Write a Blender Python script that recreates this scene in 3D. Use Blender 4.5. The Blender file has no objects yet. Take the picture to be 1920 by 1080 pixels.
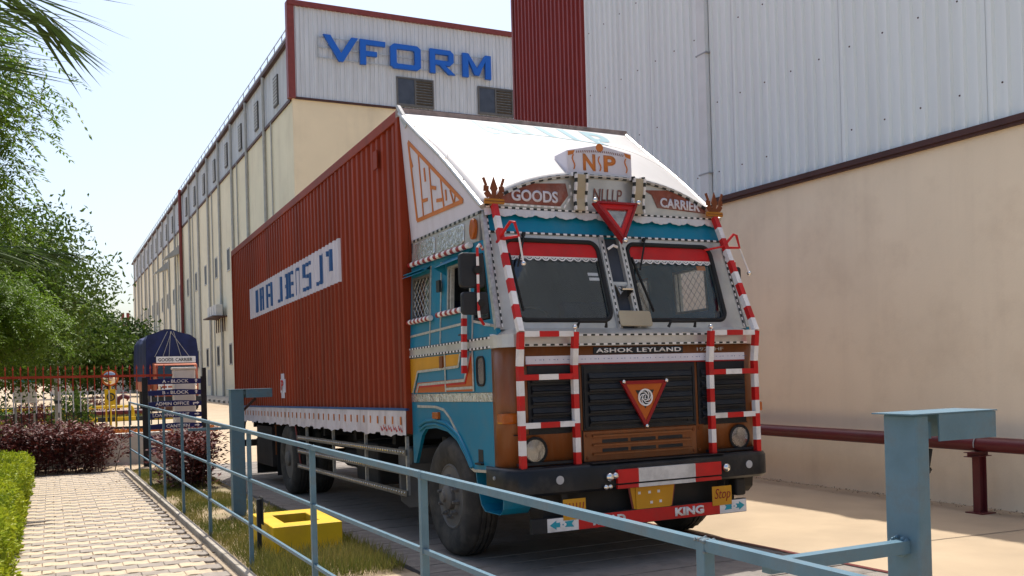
import bpy, math, random
import numpy as np
from mathutils import Vector, Matrix
random.seed(7); RNG = np.random.default_rng(7)
SC = bpy.context.scene
COL = SC.collection
rad = math.radians

# ------------------------------------------------------------------ camera
def cam_matrix(loc, yaw, pitch, roll):
    ca, sa = math.cos(yaw), math.sin(yaw); cb, sb = math.cos(pitch), math.sin(pitch)
    fwd = Vector((sa*cb, ca*cb, sb)); r0 = Vector((ca, -sa, 0)); u0 = r0.cross(fwd)
    cc, sc = math.cos(roll), math.sin(roll)
    r = r0*cc + u0*sc; u = u0*cc - r0*sc
    m = Matrix.Identity(4)
    for i in range(3):
        m[i][0] = r[i]; m[i][1] = u[i]; m[i][2] = -fwd[i]; m[i][3] = loc[i]
    return m
cd = bpy.data.cameras.new('camera'); cam = bpy.data.objects.new('camera', cd); COL.objects.link(cam)
cam.matrix_world = cam_matrix((-2.962, -8.266, 1.569), rad(26.06), rad(0.2), rad(-1.52))
cd.sensor_width = 36; cd.lens = 36*1772.5/1920; cd.shift_y = (688.4-540)/1920
cd.clip_start = .05; cd.clip_end = 3000
SC.camera = cam

# ------------------------------------------------------------------ sky, sun, exposure
SUN_EL, SUN_AZ = rad(66), rad(20)          # azimuth measured from +Y towards +X
w = bpy.data.worlds.new('World'); SC.world = w; w.use_nodes = True
nt = w.node_tree; nt.nodes.clear()
sky = nt.nodes.new('ShaderNodeTexSky'); sky.sky_type = 'NISHITA'; sky.sun_disc = False
sky.sun_elevation = SUN_EL; sky.sun_rotation = SUN_AZ
sky.air_density = 1.0; sky.dust_density = 4.0; sky.ozone_density = 1.0; sky.altitude = 300
bg = nt.nodes.new('ShaderNodeBackground'); bg.inputs[1].default_value = 0.115
wo = nt.nodes.new('ShaderNodeOutputWorld')
nt.links.new(sky.outputs[0], bg.inputs[0]); nt.links.new(bg.outputs[0], wo.inputs[0])
sd = bpy.data.lights.new('sun', 'SUN'); sd.energy = 3.0; sd.angle = rad(.55); sd.color = (1, .95, .87)
sun = bpy.data.objects.new('sun', sd); COL.objects.link(sun)
sdir = Vector((math.sin(SUN_AZ)*math.cos(SUN_EL), math.cos(SUN_AZ)*math.cos(SUN_EL), math.sin(SUN_EL)))
sun.rotation_euler = sdir.to_track_quat('Z', 'Y').to_euler(); sun.location = (8, 20, 40)
SC.view_settings.view_transform = 'Standard'; SC.view_settings.look = 'None'
SC.view_settings.exposure = 0.95; SC.view_settings.gamma = 1
SC.render.engine = 'CYCLES'
SC.cycles.max_bounces = 8; SC.cycles.transparent_max_bounces = 12

# ------------------------------------------------------------------ materials
def node(nt, t, **kw):
    n = nt.nodes.new(t)
    for k, v in kw.items(): setattr(n, k, v)
    return n
def mk(name, col, rough=.55, metal=0., var=.12, scale=4., bump=0., bscale=60., spec=.3, dirt=None, dirt_amt=.4, dscale=1.5, stretch=None, coat=0., streak=0., streak_col=(.2,.16,.12), streak_scale=2.2):
    m = bpy.data.materials.new(name); m.use_nodes = True; t = m.node_tree; L = t.links
    b = t.nodes['Principled BSDF']
    b.inputs['Roughness'].default_value = rough; b.inputs['Metallic'].default_value = metal
    b.inputs['Specular IOR Level'].default_value = spec
    b.inputs['Coat Weight'].default_value = coat
    tc = node(t, 'ShaderNodeTexCoord'); src = tc.outputs['Object']
    if stretch:
        mp = node(t, 'ShaderNodeMapping'); mp.inputs['Scale'].default_value = stretch
        L.new(src, mp.inputs[0]); src = mp.outputs[0]
    n = node(t, 'ShaderNodeTexNoise'); n.inputs['Scale'].default_value = scale; n.inputs['Detail'].default_value = 6
    L.new(src, n.inputs['Vector'])
    r = node(t, 'ShaderNodeMapRange'); r.inputs['From Min'].default_value = .3; r.inputs['From Max'].default_value = .7
    r.inputs['To Min'].default_value = 1-var; r.inputs['To Max'].default_value = 1+var
    L.new(n.outputs['Fac'], r.inputs[0])
    mx = node(t, 'ShaderNodeMix', data_type='RGBA', blend_type='MULTIPLY'); mx.inputs['Factor'].default_value = 1
    mx.inputs['A'].default_value = (*col, 1); L.new(r.outputs[0], mx.inputs['B'])
    out = mx.outputs['Result']
    if dirt:
        n2 = node(t, 'ShaderNodeTexNoise'); n2.inputs['Scale'].default_value = dscale; n2.inputs['Detail'].default_value = 9; n2.inputs['Roughness'].default_value = .65
        L.new(src, n2.inputs['Vector'])
        r2 = node(t, 'ShaderNodeMapRange'); r2.inputs['From Min'].default_value = .48; r2.inputs['From Max'].default_value = .72
        r2.inputs['To Max'].default_value = dirt_amt
        L.new(n2.outputs['Fac'], r2.inputs[0])
        m2 = node(t, 'ShaderNodeMix', data_type='RGBA'); m2.inputs['B'].default_value = (*dirt, 1)
        L.new(r2.outputs[0], m2.inputs['Factor']); L.new(out, m2.inputs['A']); out = m2.outputs['Result']
    if streak:
        mp2 = node(t, 'ShaderNodeMapping'); mp2.inputs['Scale'].default_value = (streak_scale, streak_scale, streak_scale*.06); L.new(tc.outputs['Object'], mp2.inputs[0])
        n4 = node(t, 'ShaderNodeTexNoise'); n4.inputs['Scale'].default_value = 1.6; n4.inputs['Detail'].default_value = 7; n4.inputs['Roughness'].default_value = .6
        L.new(mp2.outputs[0], n4.inputs['Vector'])
        r4 = node(t, 'ShaderNodeMapRange'); r4.inputs['From Min'].default_value = .5; r4.inputs['From Max'].default_value = .78; r4.inputs['To Max'].default_value = streak
        L.new(n4.outputs['Fac'], r4.inputs[0])
        m4 = node(t, 'ShaderNodeMix', data_type='RGBA'); m4.inputs['B'].default_value = (*streak_col, 1)
        L.new(r4.outputs[0], m4.inputs['Factor']); L.new(out, m4.inputs['A']); out = m4.outputs['Result']
    L.new(out, b.inputs['Base Color'])
    if bump:
        n3 = node(t, 'ShaderNodeTexNoise'); n3.inputs['Scale'].default_value = bscale; n3.inputs['Detail'].default_value = 4
        L.new(src, n3.inputs['Vector'])
        bp = node(t, 'ShaderNodeBump'); bp.inputs['Strength'].default_value = bump; bp.inputs['Distance'].default_value = .01
        L.new(n3.outputs['Fac'], bp.inputs['Height']); L.new(bp.outputs[0], b.inputs['Normal'])
    return m
def glass(name, tint, rough=.03, clear=.6):
    m = bpy.data.materials.new(name); m.use_nodes = True; t = m.node_tree; t.nodes.clear(); L = t.links
    o = node(t, 'ShaderNodeOutputMaterial'); mx = node(t, 'ShaderNodeMixShader')
    tr = node(t, 'ShaderNodeBsdfTransparent'); tr.inputs[0].default_value = (tint[0], tint[1], tint[2], 1)
    gl = node(t, 'ShaderNodeBsdfGlossy'); gl.inputs['Roughness'].default_value = rough; gl.inputs[0].default_value = (.9, .92, .95, 1)
    lw_ = node(t, 'ShaderNodeLayerWeight'); lw_.inputs[0].default_value = .5
    pw = node(t, 'ShaderNodeMath', operation='POWER'); pw.inputs[1].default_value = 4.0; L.new(lw_.outputs['Facing'], pw.inputs[0])
    ad = node(t, 'ShaderNodeMath', operation='MULTIPLY_ADD'); ad.inputs[1].default_value = .85; ad.inputs[2].default_value = .055; L.new(pw.outputs[0], ad.inputs[0])
    L.new(ad.outputs[0], mx.inputs[0]); L.new(tr.outputs[0], mx.inputs[1]); L.new(gl.outputs[0], mx.inputs[2]); L.new(mx.outputs[0], o.inputs[0])
    return m
def leafmat(name, c1, c2, trans=.3, rough=.45):
    m = bpy.data.materials.new(name); m.use_nodes = True; t = m.node_tree; L = t.links
    b = t.nodes['Principled BSDF']; b.inputs['Roughness'].default_value = rough; b.inputs['Specular IOR Level'].default_value = .18
    a = node(t, 'ShaderNodeAttribute'); a.attribute_name = 'rnd'
    mx = node(t, 'ShaderNodeMix', data_type='RGBA'); mx.inputs['A'].default_value = (*c1, 1); mx.inputs['B'].default_value = (*c2, 1)
    L.new(a.outputs['Fac'], mx.inputs['Factor']); L.new(mx.outputs['Result'], b.inputs['Base Color'])
    tl = node(t, 'ShaderNodeBsdfTranslucent'); L.new(mx.outputs['Result'], tl.inputs[0])
    ms = node(t, 'ShaderNodeMixShader'); ms.inputs[0].default_value = trans
    o = t.nodes['Material Output']; L.new(b.outputs[0], ms.inputs[1]); L.new(tl.outputs[0], ms.inputs[2]); L.new(ms.outputs[0], o.inputs[0])
    return m

M = dict(
  concrete=mk('concrete', (.41,.315,.21), .85, var=.10, scale=1.2, bump=.25, bscale=120, dirt=(.27,.21,.15), dirt_amt=.35, dscale=.5),
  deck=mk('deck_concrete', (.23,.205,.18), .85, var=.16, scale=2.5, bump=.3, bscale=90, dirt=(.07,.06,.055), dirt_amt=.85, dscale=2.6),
  soil=mk('soil', (.33,.25,.16), .95, var=.25, scale=3, bump=.6, bscale=40, dirt=(.10,.12,.04), dirt_amt=.7, dscale=2),
  pav_a=mk('paver_cream', (.49,.395,.28), .9, var=.12, scale=9, bump=.35, bscale=150, dirt=(.32,.26,.19), dirt_amt=.5, dscale=3),
  pav_b=mk('paver_grey', (.285,.25,.215), .9, var=.12, scale=9, bump=.35, bscale=150, dirt=(.24,.2,.16), dirt_amt=.5, dscale=3),
  joint=mk('joint_sand', (.33,.265,.19), .95, var=.3, scale=30),
  kerb=mk('kerb', (.40,.36,.30), .9, var=.2, scale=4, bump=.3, dirt=(.15,.12,.09), dirt_amt=.6),
  wallb=mk('plaster_beige', (.87,.735,.535), .9, var=.05, scale=.7, bump=.15, bscale=40, dirt=(.66,.53,.37), dirt_amt=.4, dscale=1.6, streak=.22, streak_col=(.55,.44,.31), streak_scale=1.6),
  wallc=mk('plaster_cream', (.80,.74,.56), .9, var=.05, scale=.4, dirt=(.5,.43,.30), dirt_amt=.3, dscale=.3, streak=.28, streak_col=(.52,.46,.35), streak_scale=.9),
  facade=mk('plaster_tan', (.82,.69,.48), .9, var=.06, scale=.3, dirt=(.40,.33,.23), dirt_amt=.25, dscale=.25, streak=.4, streak_col=(.48,.40,.29), streak_scale=.6),
  sheet=mk('sheet_grey', (.74,.80,.80), .55, var=.05, scale=.8, stretch=(1,1,.15), streak=.25, streak_col=(.50,.52,.52), streak_scale=1.0),
  sheetf=mk('sheet_facade', (.66,.69,.73), .55, var=.10, scale=.9, stretch=(2,2,.12), dirt=(.28,.27,.26), dirt_amt=.35, dscale=1.2, streak=.5, streak_col=(.30,.28,.27), streak_scale=1.2),
  sheetr=mk('sheet_red', (.235,.032,.024), .45, var=.06, scale=1.2),
  redtrim=mk('red_trim', (.21,.045,.038), .5, var=.12),
  darktrim=mk('dark_flashing', (.07,.03,.025), .6, var=.2),
  pipe=mk('pipe_maroon', (.12,.02,.022), .4, var=.1, dirt=(.1,.06,.05), dirt_amt=.4),
  upvc=mk('downpipe_grey', (.42,.42,.40), .5, var=.1, streak=.3, streak_col=(.22,.2,.18), streak_scale=3),
  greybox=mk('gutter_grey', (.42,.43,.43), .55, var=.06, scale=1),
  louvre=mk('louvre_dark', (.09,.085,.08), .5, var=.2),
  winframe=mk('window_frame', (.12,.115,.11), .5),
  pane=mk('window_pane', (.045,.045,.055), .15, var=.3, scale=2, spec=.6),
  farpane=mk('far_window_pane', (.03,.03,.035), .5, var=.4, scale=1.5, spec=.2),
  vblue=mk('sign_blue', (.015,.12,.52), .4, var=.05),
  weld=mk('weld_bead', (.13,.17,.19), .6, var=.3, scale=40, dirt=(.16,.08,.04), dirt_amt=.7, dscale=30),
  steel=mk('rail_steel', (.32,.33,.33), .5, metal=.4),
  rail=mk('rail_blue', (.095,.180,.235), .45, var=.16, scale=9, bump=.12, bscale=60, dirt=(.10,.075,.055), dirt_amt=.5, dscale=9),
  cred=mk('container_red', (.25,.034,.010), .5, spec=.16, var=.2, scale=1.0, stretch=(1,1,.2), dirt=(.13,.018,.008), dirt_amt=.45, dscale=.8, streak=.55, streak_col=(.10,.028,.016), streak_scale=2.4, bump=.12, bscale=3),
  white=mk('white_paint', (.72,.70,.69), .5, var=.06, dirt=(.36,.32,.28), dirt_amt=.5, dscale=6),
  hoodw=mk('hood_white', (.54,.52,.505), .5, var=.04, scale=1.5, bump=.35, bscale=2.2, dirt=(.44,.40,.36), dirt_amt=.45, dscale=1.3, streak=.3, streak_col=(.42,.37,.33), streak_scale=3),
  panelw=mk('panel_white', (.60,.58,.64), .5, var=.05, scale=2, streak=.3, streak_col=(.36,.32,.32), streak_scale=4),
  hem=mk('hem_white', (.63,.58,.60), .6, var=.1, dirt=(.30,.24,.22), dirt_amt=.5, dscale=3, streak=.5, streak_col=(.28,.22,.2), streak_scale=5),
  blue=mk('cab_blue', (.002,.175,.29), .35, spec=.25, var=.08, scale=2, coat=.05, dirt=(.07,.15,.18), dirt_amt=.45, dscale=4),
  brown=mk('cab_brown', (.20,.062,.016), .4, var=.10, scale=3, stretch=(6,1,1), coat=.15, dirt=(.20,.11,.06), dirt_amt=.4, dscale=5),
  black=mk('grille_black', (.012,.014,.018), .5, var=.2, dirt=(.05,.045,.04), dirt_amt=.35, dscale=6),
  rubber=mk('rubber', (.018,.018,.018), .75, var=.2),
  tyre=mk('tyre_rubber', (.040,.037,.034), .85, var=.2, scale=8, dirt=(.11,.095,.075), dirt_amt=.7, dscale=4),
  rimm=mk('wheel_steel', (.12,.115,.11), .6, metal=.1, var=.2, dirt=(.16,.13,.10), dirt_amt=.7, dscale=6),
  silver=mk('foil_silver', (.50,.49,.46), .36, metal=.5, var=.12, scale=6, bump=.25, bscale=14),
  emboss=mk('foil_embossed', (.62,.62,.60), .2, metal=.7, var=.25, scale=12, bump=.9, bscale=24),
  trimal=mk('aluminium_strip', (.50,.49,.46), .4, metal=.6, var=.2, scale=30),
  chrome=mk('chrome', (.75,.73,.70), .12, metal=1, var=.05),
  red=mk('paint_red', (.50,.012,.012), .45, var=.10, scale=6, dirt=(.24,.035,.03), dirt_amt=.45, dscale=7),
  redd=mk('paint_dark_red', (.26,.010,.012), .4, var=.06),
  orange=mk('paint_orange', (.45,.10,.012), .4, var=.08),
  letor=mk('letter_orange', (.50,.16,.035), .5, var=.1),
  letbr=mk('letter_brown', (.20,.055,.034), .5, var=.25, scale=9, dirt=(.34,.30,.28), dirt_amt=.4, dscale=7),
  yellow=mk('paint_yellow', (.55,.26,.012), .45, var=.10, dirt=(.38,.17,.02), dirt_amt=.4),
  ybox=mk('concrete_yellow', (.62,.40,.01), .6, var=.10, scale=4, dirt=(.42,.25,.02), dirt_amt=.5, dscale=5, bump=.1),
  teal=mk('paint_teal', (.02,.30,.38), .5),
  tealp=mk('hood_letter', (.22,.36,.40), .5, var=.1),
  bblue=mk('banner_blue', (.02,.085,.24), .5),
  navy=mk('sign_navy', (.012,.018,.10), .35),
  amber=mk('amber_lens', (.38,.09,.008), .25, var=.1, coat=.5),
  tan=mk('tan_cloth', (.40,.34,.24), .9, var=.1, bump=.3),
  interior=mk('cab_interior', (.05,.058,.075), .8, var=.2),
  seat=mk('seat_cloth', (.03,.04,.10), .9, var=.3),
  under=mk('chassis_dark', (.022,.02,.019), .7, var=.3, dirt=(.06,.045,.035), dirt_amt=.5),
  wire=mk('mesh_wire', (.45,.44,.42), .4, metal=.7),
  glassd=glass('windscreen_glass', (.84,.88,.90)),
  glasss=glass('side_glass', (.75,.79,.80)),
  lens=glass('lamp_lens', (.9,.9,.9)),
  bark=mk('bark', (.10,.075,.055), .95, var=.3, scale=12, bump=.6, bscale=25),
  stemm=mk('stem_brown', (.08,.05,.04), .9, var=.3),
  plaster=mk('plaster_white', (.66,.62,.55), .9, var=.08, dirt=(.36,.31,.25), dirt_amt=.45, dscale=1.5),
  pole=mk('pole_concrete', (.38,.37,.35), .85, var=.1),
  tarp=mk('tarp_blue', (.011,.018,.075), .6, var=.35, scale=2.0, bump=1.0, bscale=2.2),
  gred=mk('gate_red', (.42,.05,.02), .5, var=.1),
  gblack=mk('gate_dark', (.02,.025,.025), .5),
  gold=mk('trident_gold', (.42,.17,.02), .4, var=.15, metal=.2),
  trbrown=mk('trident_brown', (.17,.045,.012), .4, var=.1),
  rope=mk('rope', (.5,.48,.42), .9),
  ac=mk('ac_unit', (.62,.60,.56), .6, var=.06),
  truck2=mk('far_cab_orange', (.45,.13,.06), .45, var=.15),
  leaf_neem=leafmat('leaf_neem', (.045,.098,.008), (.15,.24,.022), .42),
  leaf_tree=leafmat("leaf_tree", (.028,.066,.008), (.10,.155,.020), .33),
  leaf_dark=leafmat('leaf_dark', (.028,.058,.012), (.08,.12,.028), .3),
  leaf_hedge=leafmat('leaf_hedge', (.16,.24,.012), (.46,.50,.03), .35),
  leaf_croton=leafmat('leaf_croton', (.045,.015,.014), (.17,.042,.034), .15, .5),
  leaf_palm=leafmat('leaf_palm', (.025,.060,.014), (.065,.105,.026), .2, .55),
  grass=leafmat('grass_blade', (.065,.11,.014), (.28,.23,.07), .3, .6),
)

# ------------------------------------------------------------------ mesh builder
class MB:
    def __init__(s): s.v = []; s.f = []; s.m = []
    def add(s, vs, fs, mi=0):
        b = len(s.v); s.v += [tuple(v) for v in vs]
        for f in fs: s.f.append(tuple(i+b for i in f)); s.m.append(mi)
        return s
    def box(s, x0, x1, y0, y1, z0, z1, mi=0):
        return s.add([(x0,y0,z0),(x1,y0,z0),(x1,y1,z0),(x0,y1,z0),(x0,y0,z1),(x1,y0,z1),(x1,y1,z1),(x0,y1,z1)],
                     [(0,3,2,1),(4,5,6,7),(0,1,5,4),(1,2,6,5),(2,3,7,6),(3,0,4,7)], mi)
    def beam(s, p, q, w, h, up=(0,0,1), mi=0):
        p, q = Vector(p), Vector(q); d = (q-p).normalized(); u = Vector(up)
        r = d.cross(u)
        if r.length < 1e-4: r = d.cross(Vector((1,0,0)))
        r.normalize(); u = r.cross(d).normalized(); r = r*(w/2); u = u*(h/2)
        vs = [p-r-u, p+r-u, p+r+u, p-r+u, q-r-u, q+r-u, q+r+u, q-r+u]
        return s.add(vs, [(0,1,2,3),(7,6,5,4),(0,4,5,1),(1,5,6,2),(2,6,7,3),(3,7,4,0)], mi)
    def tube(s, pts, r, n=8, mi=0, r1=None):
        pts = [Vector(p) for p in pts]; k = len(pts); b = len(s.v); ref = None
        for i, p in enumerate(pts):
            d = (pts[min(i+1, k-1)] - pts[max(i-1, 0)]).normalized()
            if ref is None:
                ref = d.cross(Vector((0,0,1)))
                if ref.length < .01: ref = d.cross(Vector((1,0,0)))
            ref = (ref - d*ref.dot(d)).normalized(); o = d.cross(ref)
            rr = r if r1 is None else r + (r1-r)*i/(k-1)
            for j in range(n):
                a = 2*math.pi*j/n; s.v.append(tuple(p + ref*(rr*math.cos(a)) + o*(rr*math.sin(a))))
        for i in range(k-1):
            for j in range(n):
                j2 = (j+1) % n
                s.f.append((b+i*n+j, b+(i+1)*n+j, b+(i+1)*n+j2, b+i*n+j2)); s.m.append(mi)
        s.f.append(tuple(b+j for j in range(n))); s.m.append(mi)
        s.f.append(tuple(b+(k-1)*n+j for j in reversed(range(n)))); s.m.append(mi)
        return s
    def prism(s, poly, off, mi=0):
        n = len(poly); off = Vector(off); a = [Vector(p) for p in poly]
        nr = Vector((0,0,0))
        for i in range(n): nr += a[i].cross(a[(i+1) % n])
        if nr.dot(off) > 0: a.reverse()
        vs = a + [p+off for p in a]
        fs = [tuple(range(n)), tuple(reversed(range(n, 2*n)))] + [(i, i+n, (i+1) % n + n, (i+1) % n) for i in range(n)]
        return s.add(vs, fs, mi)
    def lathe(s, prof, o, ax, n=24, mi=0):
        o, ax = Vector(o), Vector(ax).normalized(); e = ax.orthogonal().normalized(); g = ax.cross(e); b = len(s.v)
        for r, h in prof:
            for j in range(n):
                a = 2*math.pi*j/n; s.v.append(tuple(o + ax*h + (e*math.cos(a)+g*math.sin(a))*r))
        for i in range(len(prof)-1):
            for j in range(n):
                j2 = (j+1) % n; s.f.append((b+i*n+j, b+i*n+j2, b+(i+1)*n+j2, b+(i+1)*n+j)); s.m.append(mi)
        if prof[0][0] > 1e-5: s.f.append(tuple(b+j for j in reversed(range(n)))); s.m.append(mi)
        if prof[-1][0] > 1e-5: s.f.append(tuple(b+(len(prof)-1)*n+j for j in range(n))); s.m.append(mi)
        return s
    def ball(s, c, r, n=12, mi=0):
        return s.lathe([(max(r*math.sin(math.pi*i/8), 1e-6), -r*math.cos(math.pi*i/8)) for i in range(9)], c, (0,0,1), n, mi)
    def grid(s, fn, nu, nv, mi=0):
        b = len(s.v)
        for i in range(nu+1):
            for j in range(nv+1): s.v.append(tuple(fn(i/nu, j/nv)))
        for i in range(nu):
            for j in range(nv):
                q = b+i*(nv+1)+j; s.f.append((q, q+nv+1, q+nv+2, q+1)); s.m.append(mi)
        return s
    def mesh(s, name, mats, smooth=False):
        me = bpy.data.meshes.new(name); me.from_pydata(s.v, [], s.f)
        for m in (mats if isinstance(mats, (list, tuple)) else [mats]): me.materials.append(m)
        me.polygons.foreach_set('material_index', s.m)
        if smooth:
            me.polygons.foreach_set('use_smooth', [True]*len(s.f)); me.set_sharp_from_angle(angle=rad(38))
        me.update(); return me
    def build(s, name, mats, parent=None, smooth=False, bevel=0, loc=None):
        return put(name, s.mesh(name, mats, smooth), parent, bevel, loc)
def put(name, me, parent=None, bevel=0, loc=None):
    o = bpy.data.objects.new(name, me); COL.objects.link(o)
    if parent: o.parent = parent
    if loc: o.location = loc
    if bevel:
        b = o.modifiers.new('bevel', 'BEVEL'); b.width = bevel; b.segments = 2; b.limit_method = 'ANGLE'; b.angle_limit = rad(40)
    return o
def tag(o, label=None, cat=None, group=None, kind=None):
    if label: o['label'] = label
    if cat: o['category'] = cat
    if group: o['group'] = group
    if kind: o['kind'] = kind
    return o
def empty(name, loc=(0,0,0), rz=0):
    o = bpy.data.objects.new(name, None); COL.objects.link(o); o.location = loc; o.rotation_euler = (0,0,rz); o.empty_display_size = .2
    return o
def copy_tree(o, parent=None):
    c = o.copy(); COL.objects.link(c); c.parent = parent
    for ch in list(o.children): copy_tree(ch, c)
    return c
def text(s, name, mat, origin, xd, ud, width, height, parent, ext=.003, bold=.0, shear=0, space=1.0):
    cu = bpy.data.curves.new('t', 'FONT'); cu.body = s; cu.offset = bold; cu.shear = shear; cu.space_character = space; cu.resolution_u = 4
    o = bpy.data.objects.new('t', cu); COL.objects.link(o)
    dg = bpy.context.evaluated_depsgraph_get(); dg.update()
    me = bpy.data.meshes.new_from_object(o.evaluated_get(dg)); bpy.data.objects.remove(o); bpy.data.curves.remove(cu)
    me.name = name
    co = np.empty(len(me.vertices)*3); me.vertices.foreach_get('co', co); co = co.reshape(-1, 3)
    lo, hi = co.min(0), co.max(0)
    u = (co[:,0]-lo[0])/(hi[0]-lo[0])*width; v = (co[:,1]-lo[1])/(hi[1]-lo[1])*height
    xd, ud = np.array(Vector(xd).normalized()), np.array(Vector(ud).normalized()); n = np.cross(xd, ud)
    P = np.array(origin)[None] + u[:,None]*xd + v[:,None]*ud + n*ext
    me.vertices.foreach_set('co', P.ravel()); me.materials.clear(); me.materials.append(mat); me.update()
    ob = put(name, me, parent)
    sl = ob.modifiers.new('thick', 'SOLIDIFY'); sl.thickness = max(ext-.0005, .001); sl.offset = -1
    return ob
def striped(mb, pts, wdt, hgt, seg, a=0, b=1, start=0, up=(0,1,0)):
    # painted bar along a polyline, alternating two materials
    k = start
    for p, q in zip(pts[:-1], pts[1:]):
        p, q = Vector(p), Vector(q); L = (q-p).length; n = max(1, round(L/seg))
        for i in range(n):
            mb.beam(p.lerp(q, i/n), p.lerp(q, (i+1)/n), wdt, hgt, up, a if k % 2 == 0 else b); k += 1
    return k
def dashes(mb, p, q, wdt, thick, seg, nrm, a=0, b=1):
    # edging tape: alternating dark and light flat pieces
    p, q = Vector(p), Vector(q); n = max(2, round((q-p).length/seg))
    for i in range(n): mb.beam(p.lerp(q, i/n), p.lerp(q, (i+1)/n), wdt, thick, nrm, a if i % 2 else b)

# ------------------------------------------------------------------ foliage
def leaf_object(name, P, D, Lh, Wd, mat, parent=None, fold=.25, up=None):
    # P: leaf bases, D: unit directions; each leaf is a folded four-cornered blade
    n = len(P); D = D/np.linalg.norm(D, axis=1)[:,None]
    R = np.cross(D, RNG.normal(size=(n,3)) if up is None else up); R /= np.linalg.norm(R, axis=1)[:,None]+1e-9
    N = np.cross(R, D); Lh = np.broadcast_to(Lh, n)[:,None]; Wd = np.broadcast_to(Wd, n)[:,None]
    mid = P + D*Lh*.45
    V = np.stack([P, mid+R*Wd*.5+N*Wd*fold, P+D*Lh, mid-R*Wd*.5+N*Wd*fold], 1).reshape(-1,3)
    b = np.arange(n)[:,None]*4
    F = np.concatenate([b+np.array([0,1,2]), b+np.array([0,2,3])], 1).reshape(-1,3)
    me = bpy.data.meshes.new(name); me.vertices.add(len(V)); me.vertices.foreach_set('co', V.ravel())
    me.loops.add(F.size); me.loops.foreach_set('vertex_index', F.ravel().astype(np.int32))
    me.polygons.add(len(F)); me.polygons.foreach_set('loop_start', np.arange(0, F.size, 3, dtype=np.int32))
    me.update(calc_edges=True); me.validate()
    at = me.attributes.new('rnd', 'FLOAT', 'FACE'); cl = .5+.25*np.sin(P[:,0]*4.1+P[:,1]*2.3+P[:,2]*3.7)+.25*np.sin(P[:,0]*1.7-P[:,1]*3.1+P[:,2]*5.3+1.3)
    at.data.foreach_set('value', np.repeat(np.clip(.55*RNG.random(n)+.5*cl-.02, 0, 1), 2).astype(np.float32))
    me.materials.append(mat)
    return put(name, me, parent)
def rand_dirs(n):
    d = RNG.normal(size=(n,3)); return d/np.linalg.norm(d, axis=1)[:,None]
def compound(bases, dirs, length, pairs, ll, droop=.5):
    # pinnate leaves: leaflets in pairs along a drooping stalk
    P = []; D = []; U = []
    for b, d in zip(bases, dirs):
        side = np.cross(d, [0,0,1.]); side /= np.linalg.norm(side)+1e-6
        L = length*RNG.uniform(.7, 1.2)
        for k in range(pairs):
            t = .15+.85*(k+1)/pairs
            p = b + d*L*t + np.array([0,0,-1])*droop*L*t*t
            for sg in (-1, 1):
                dd = d*.55 + side*sg*.8 + np.array([0,0,-.35]) + RNG.normal(size=3)*.12
                P.append(p); D.append(dd)
        P.append(b + d*L + np.array([0,0,-1])*droop*L); D.append(d+np.array([0,0,-1.])*droop)
    return np.array(P), np.array(D)

# ------------------------------------------------------------------ terrain height
SL = math.tan(rad(1.0693))
def gz(x, y):
    s = -SL*min(max(y, -12), 12)
    if y > 12: s = -SL*12*max(0., 1-(y-12)/25)
    k = min(max((x-2.4)/3.2, 0), 1); k = k*k*(3-2*k)
    return s*(1-k)

# ================================================================== SETTING
xs = [-400,-150,-60,-30,-15,-8,-5,-3.3,-1.5,-.4,.8,2.3,2.8,3.3,3.8,4.3,4.8,5.3,5.8,8,12,20,40,90,200,500]
ys = [-80,-40,-20,-12,-9,-6,-3,0,3,6,9,12,15,18,21,25,30,37,45,60,80,110,160,250,500,1200]
g = MB(); nx, ny = len(xs), len(ys)
for y in ys:
    for x in xs: g.v.append((x, y, gz(x, y)))
for j in range(ny-1):
    for i in range(nx-1):
        q = j*nx+i; g.f.append((q, q+1, q+nx+1, q+nx)); g.m.append(0)
ground = tag(g.build('ground', M['concrete']), kind='structure')
# saw-cut joints of the concrete apron
jm = mk('joint_dark', (.11,.09,.07), .9)
for (x0, y0, x1, y1) in [(2.5,-2.6,5.6,-2.6),(2.5,2.2,5.6,2.2),(2.5,7,5.6,7),(3.0,20,9,20),(3,26,9,26),(3,33,9,33)]:
    m = MB(); n = 8
    for i in range(n):
        a = i/n; b = (i+1)/n
        xa, ya, xb, yb = x0+(x1-x0)*a, y0+(y1-y0)*a, x0+(x1-x0)*b, y0+(y1-y0)*b
        m.add([(xa,ya-.006,gz(xa,ya)+.004),(xb,yb-.006,gz(xb,yb)+.004),(xb,yb+.006,gz(xb,yb)+.004),(xa,ya+.006,gz(xa,ya)+.004)], [(0,1,2,3)])
    m.build('joint', jm, ground)

# weighbridge deck: planks on the same slope as the truck
deck = tag(empty('weighbridge_deck', (0,0,0)), kind='structure')
DP = .31
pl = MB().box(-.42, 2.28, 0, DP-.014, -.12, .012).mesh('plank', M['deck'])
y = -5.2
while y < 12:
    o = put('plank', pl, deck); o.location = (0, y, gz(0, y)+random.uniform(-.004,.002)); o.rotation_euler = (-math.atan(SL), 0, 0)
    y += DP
m = MB()
for (xa, xb, mi) in ((-.47,-.424,0),(2.284,2.31,0),(2.31,2.36,1)):
    m.add([(xa,-5.2,gz(0,-5.2)+.006+.004*mi),(xb,-5.2,gz(0,-5.2)+.006+.004*mi),(xb,12,gz(0,12)+.006+.004*mi),(xa,12,gz(0,12)+.006+.004*mi)], [(0,1,2,3)], mi)
m.build('deck_edge', [M['black'], M['pipe']], deck)

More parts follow.
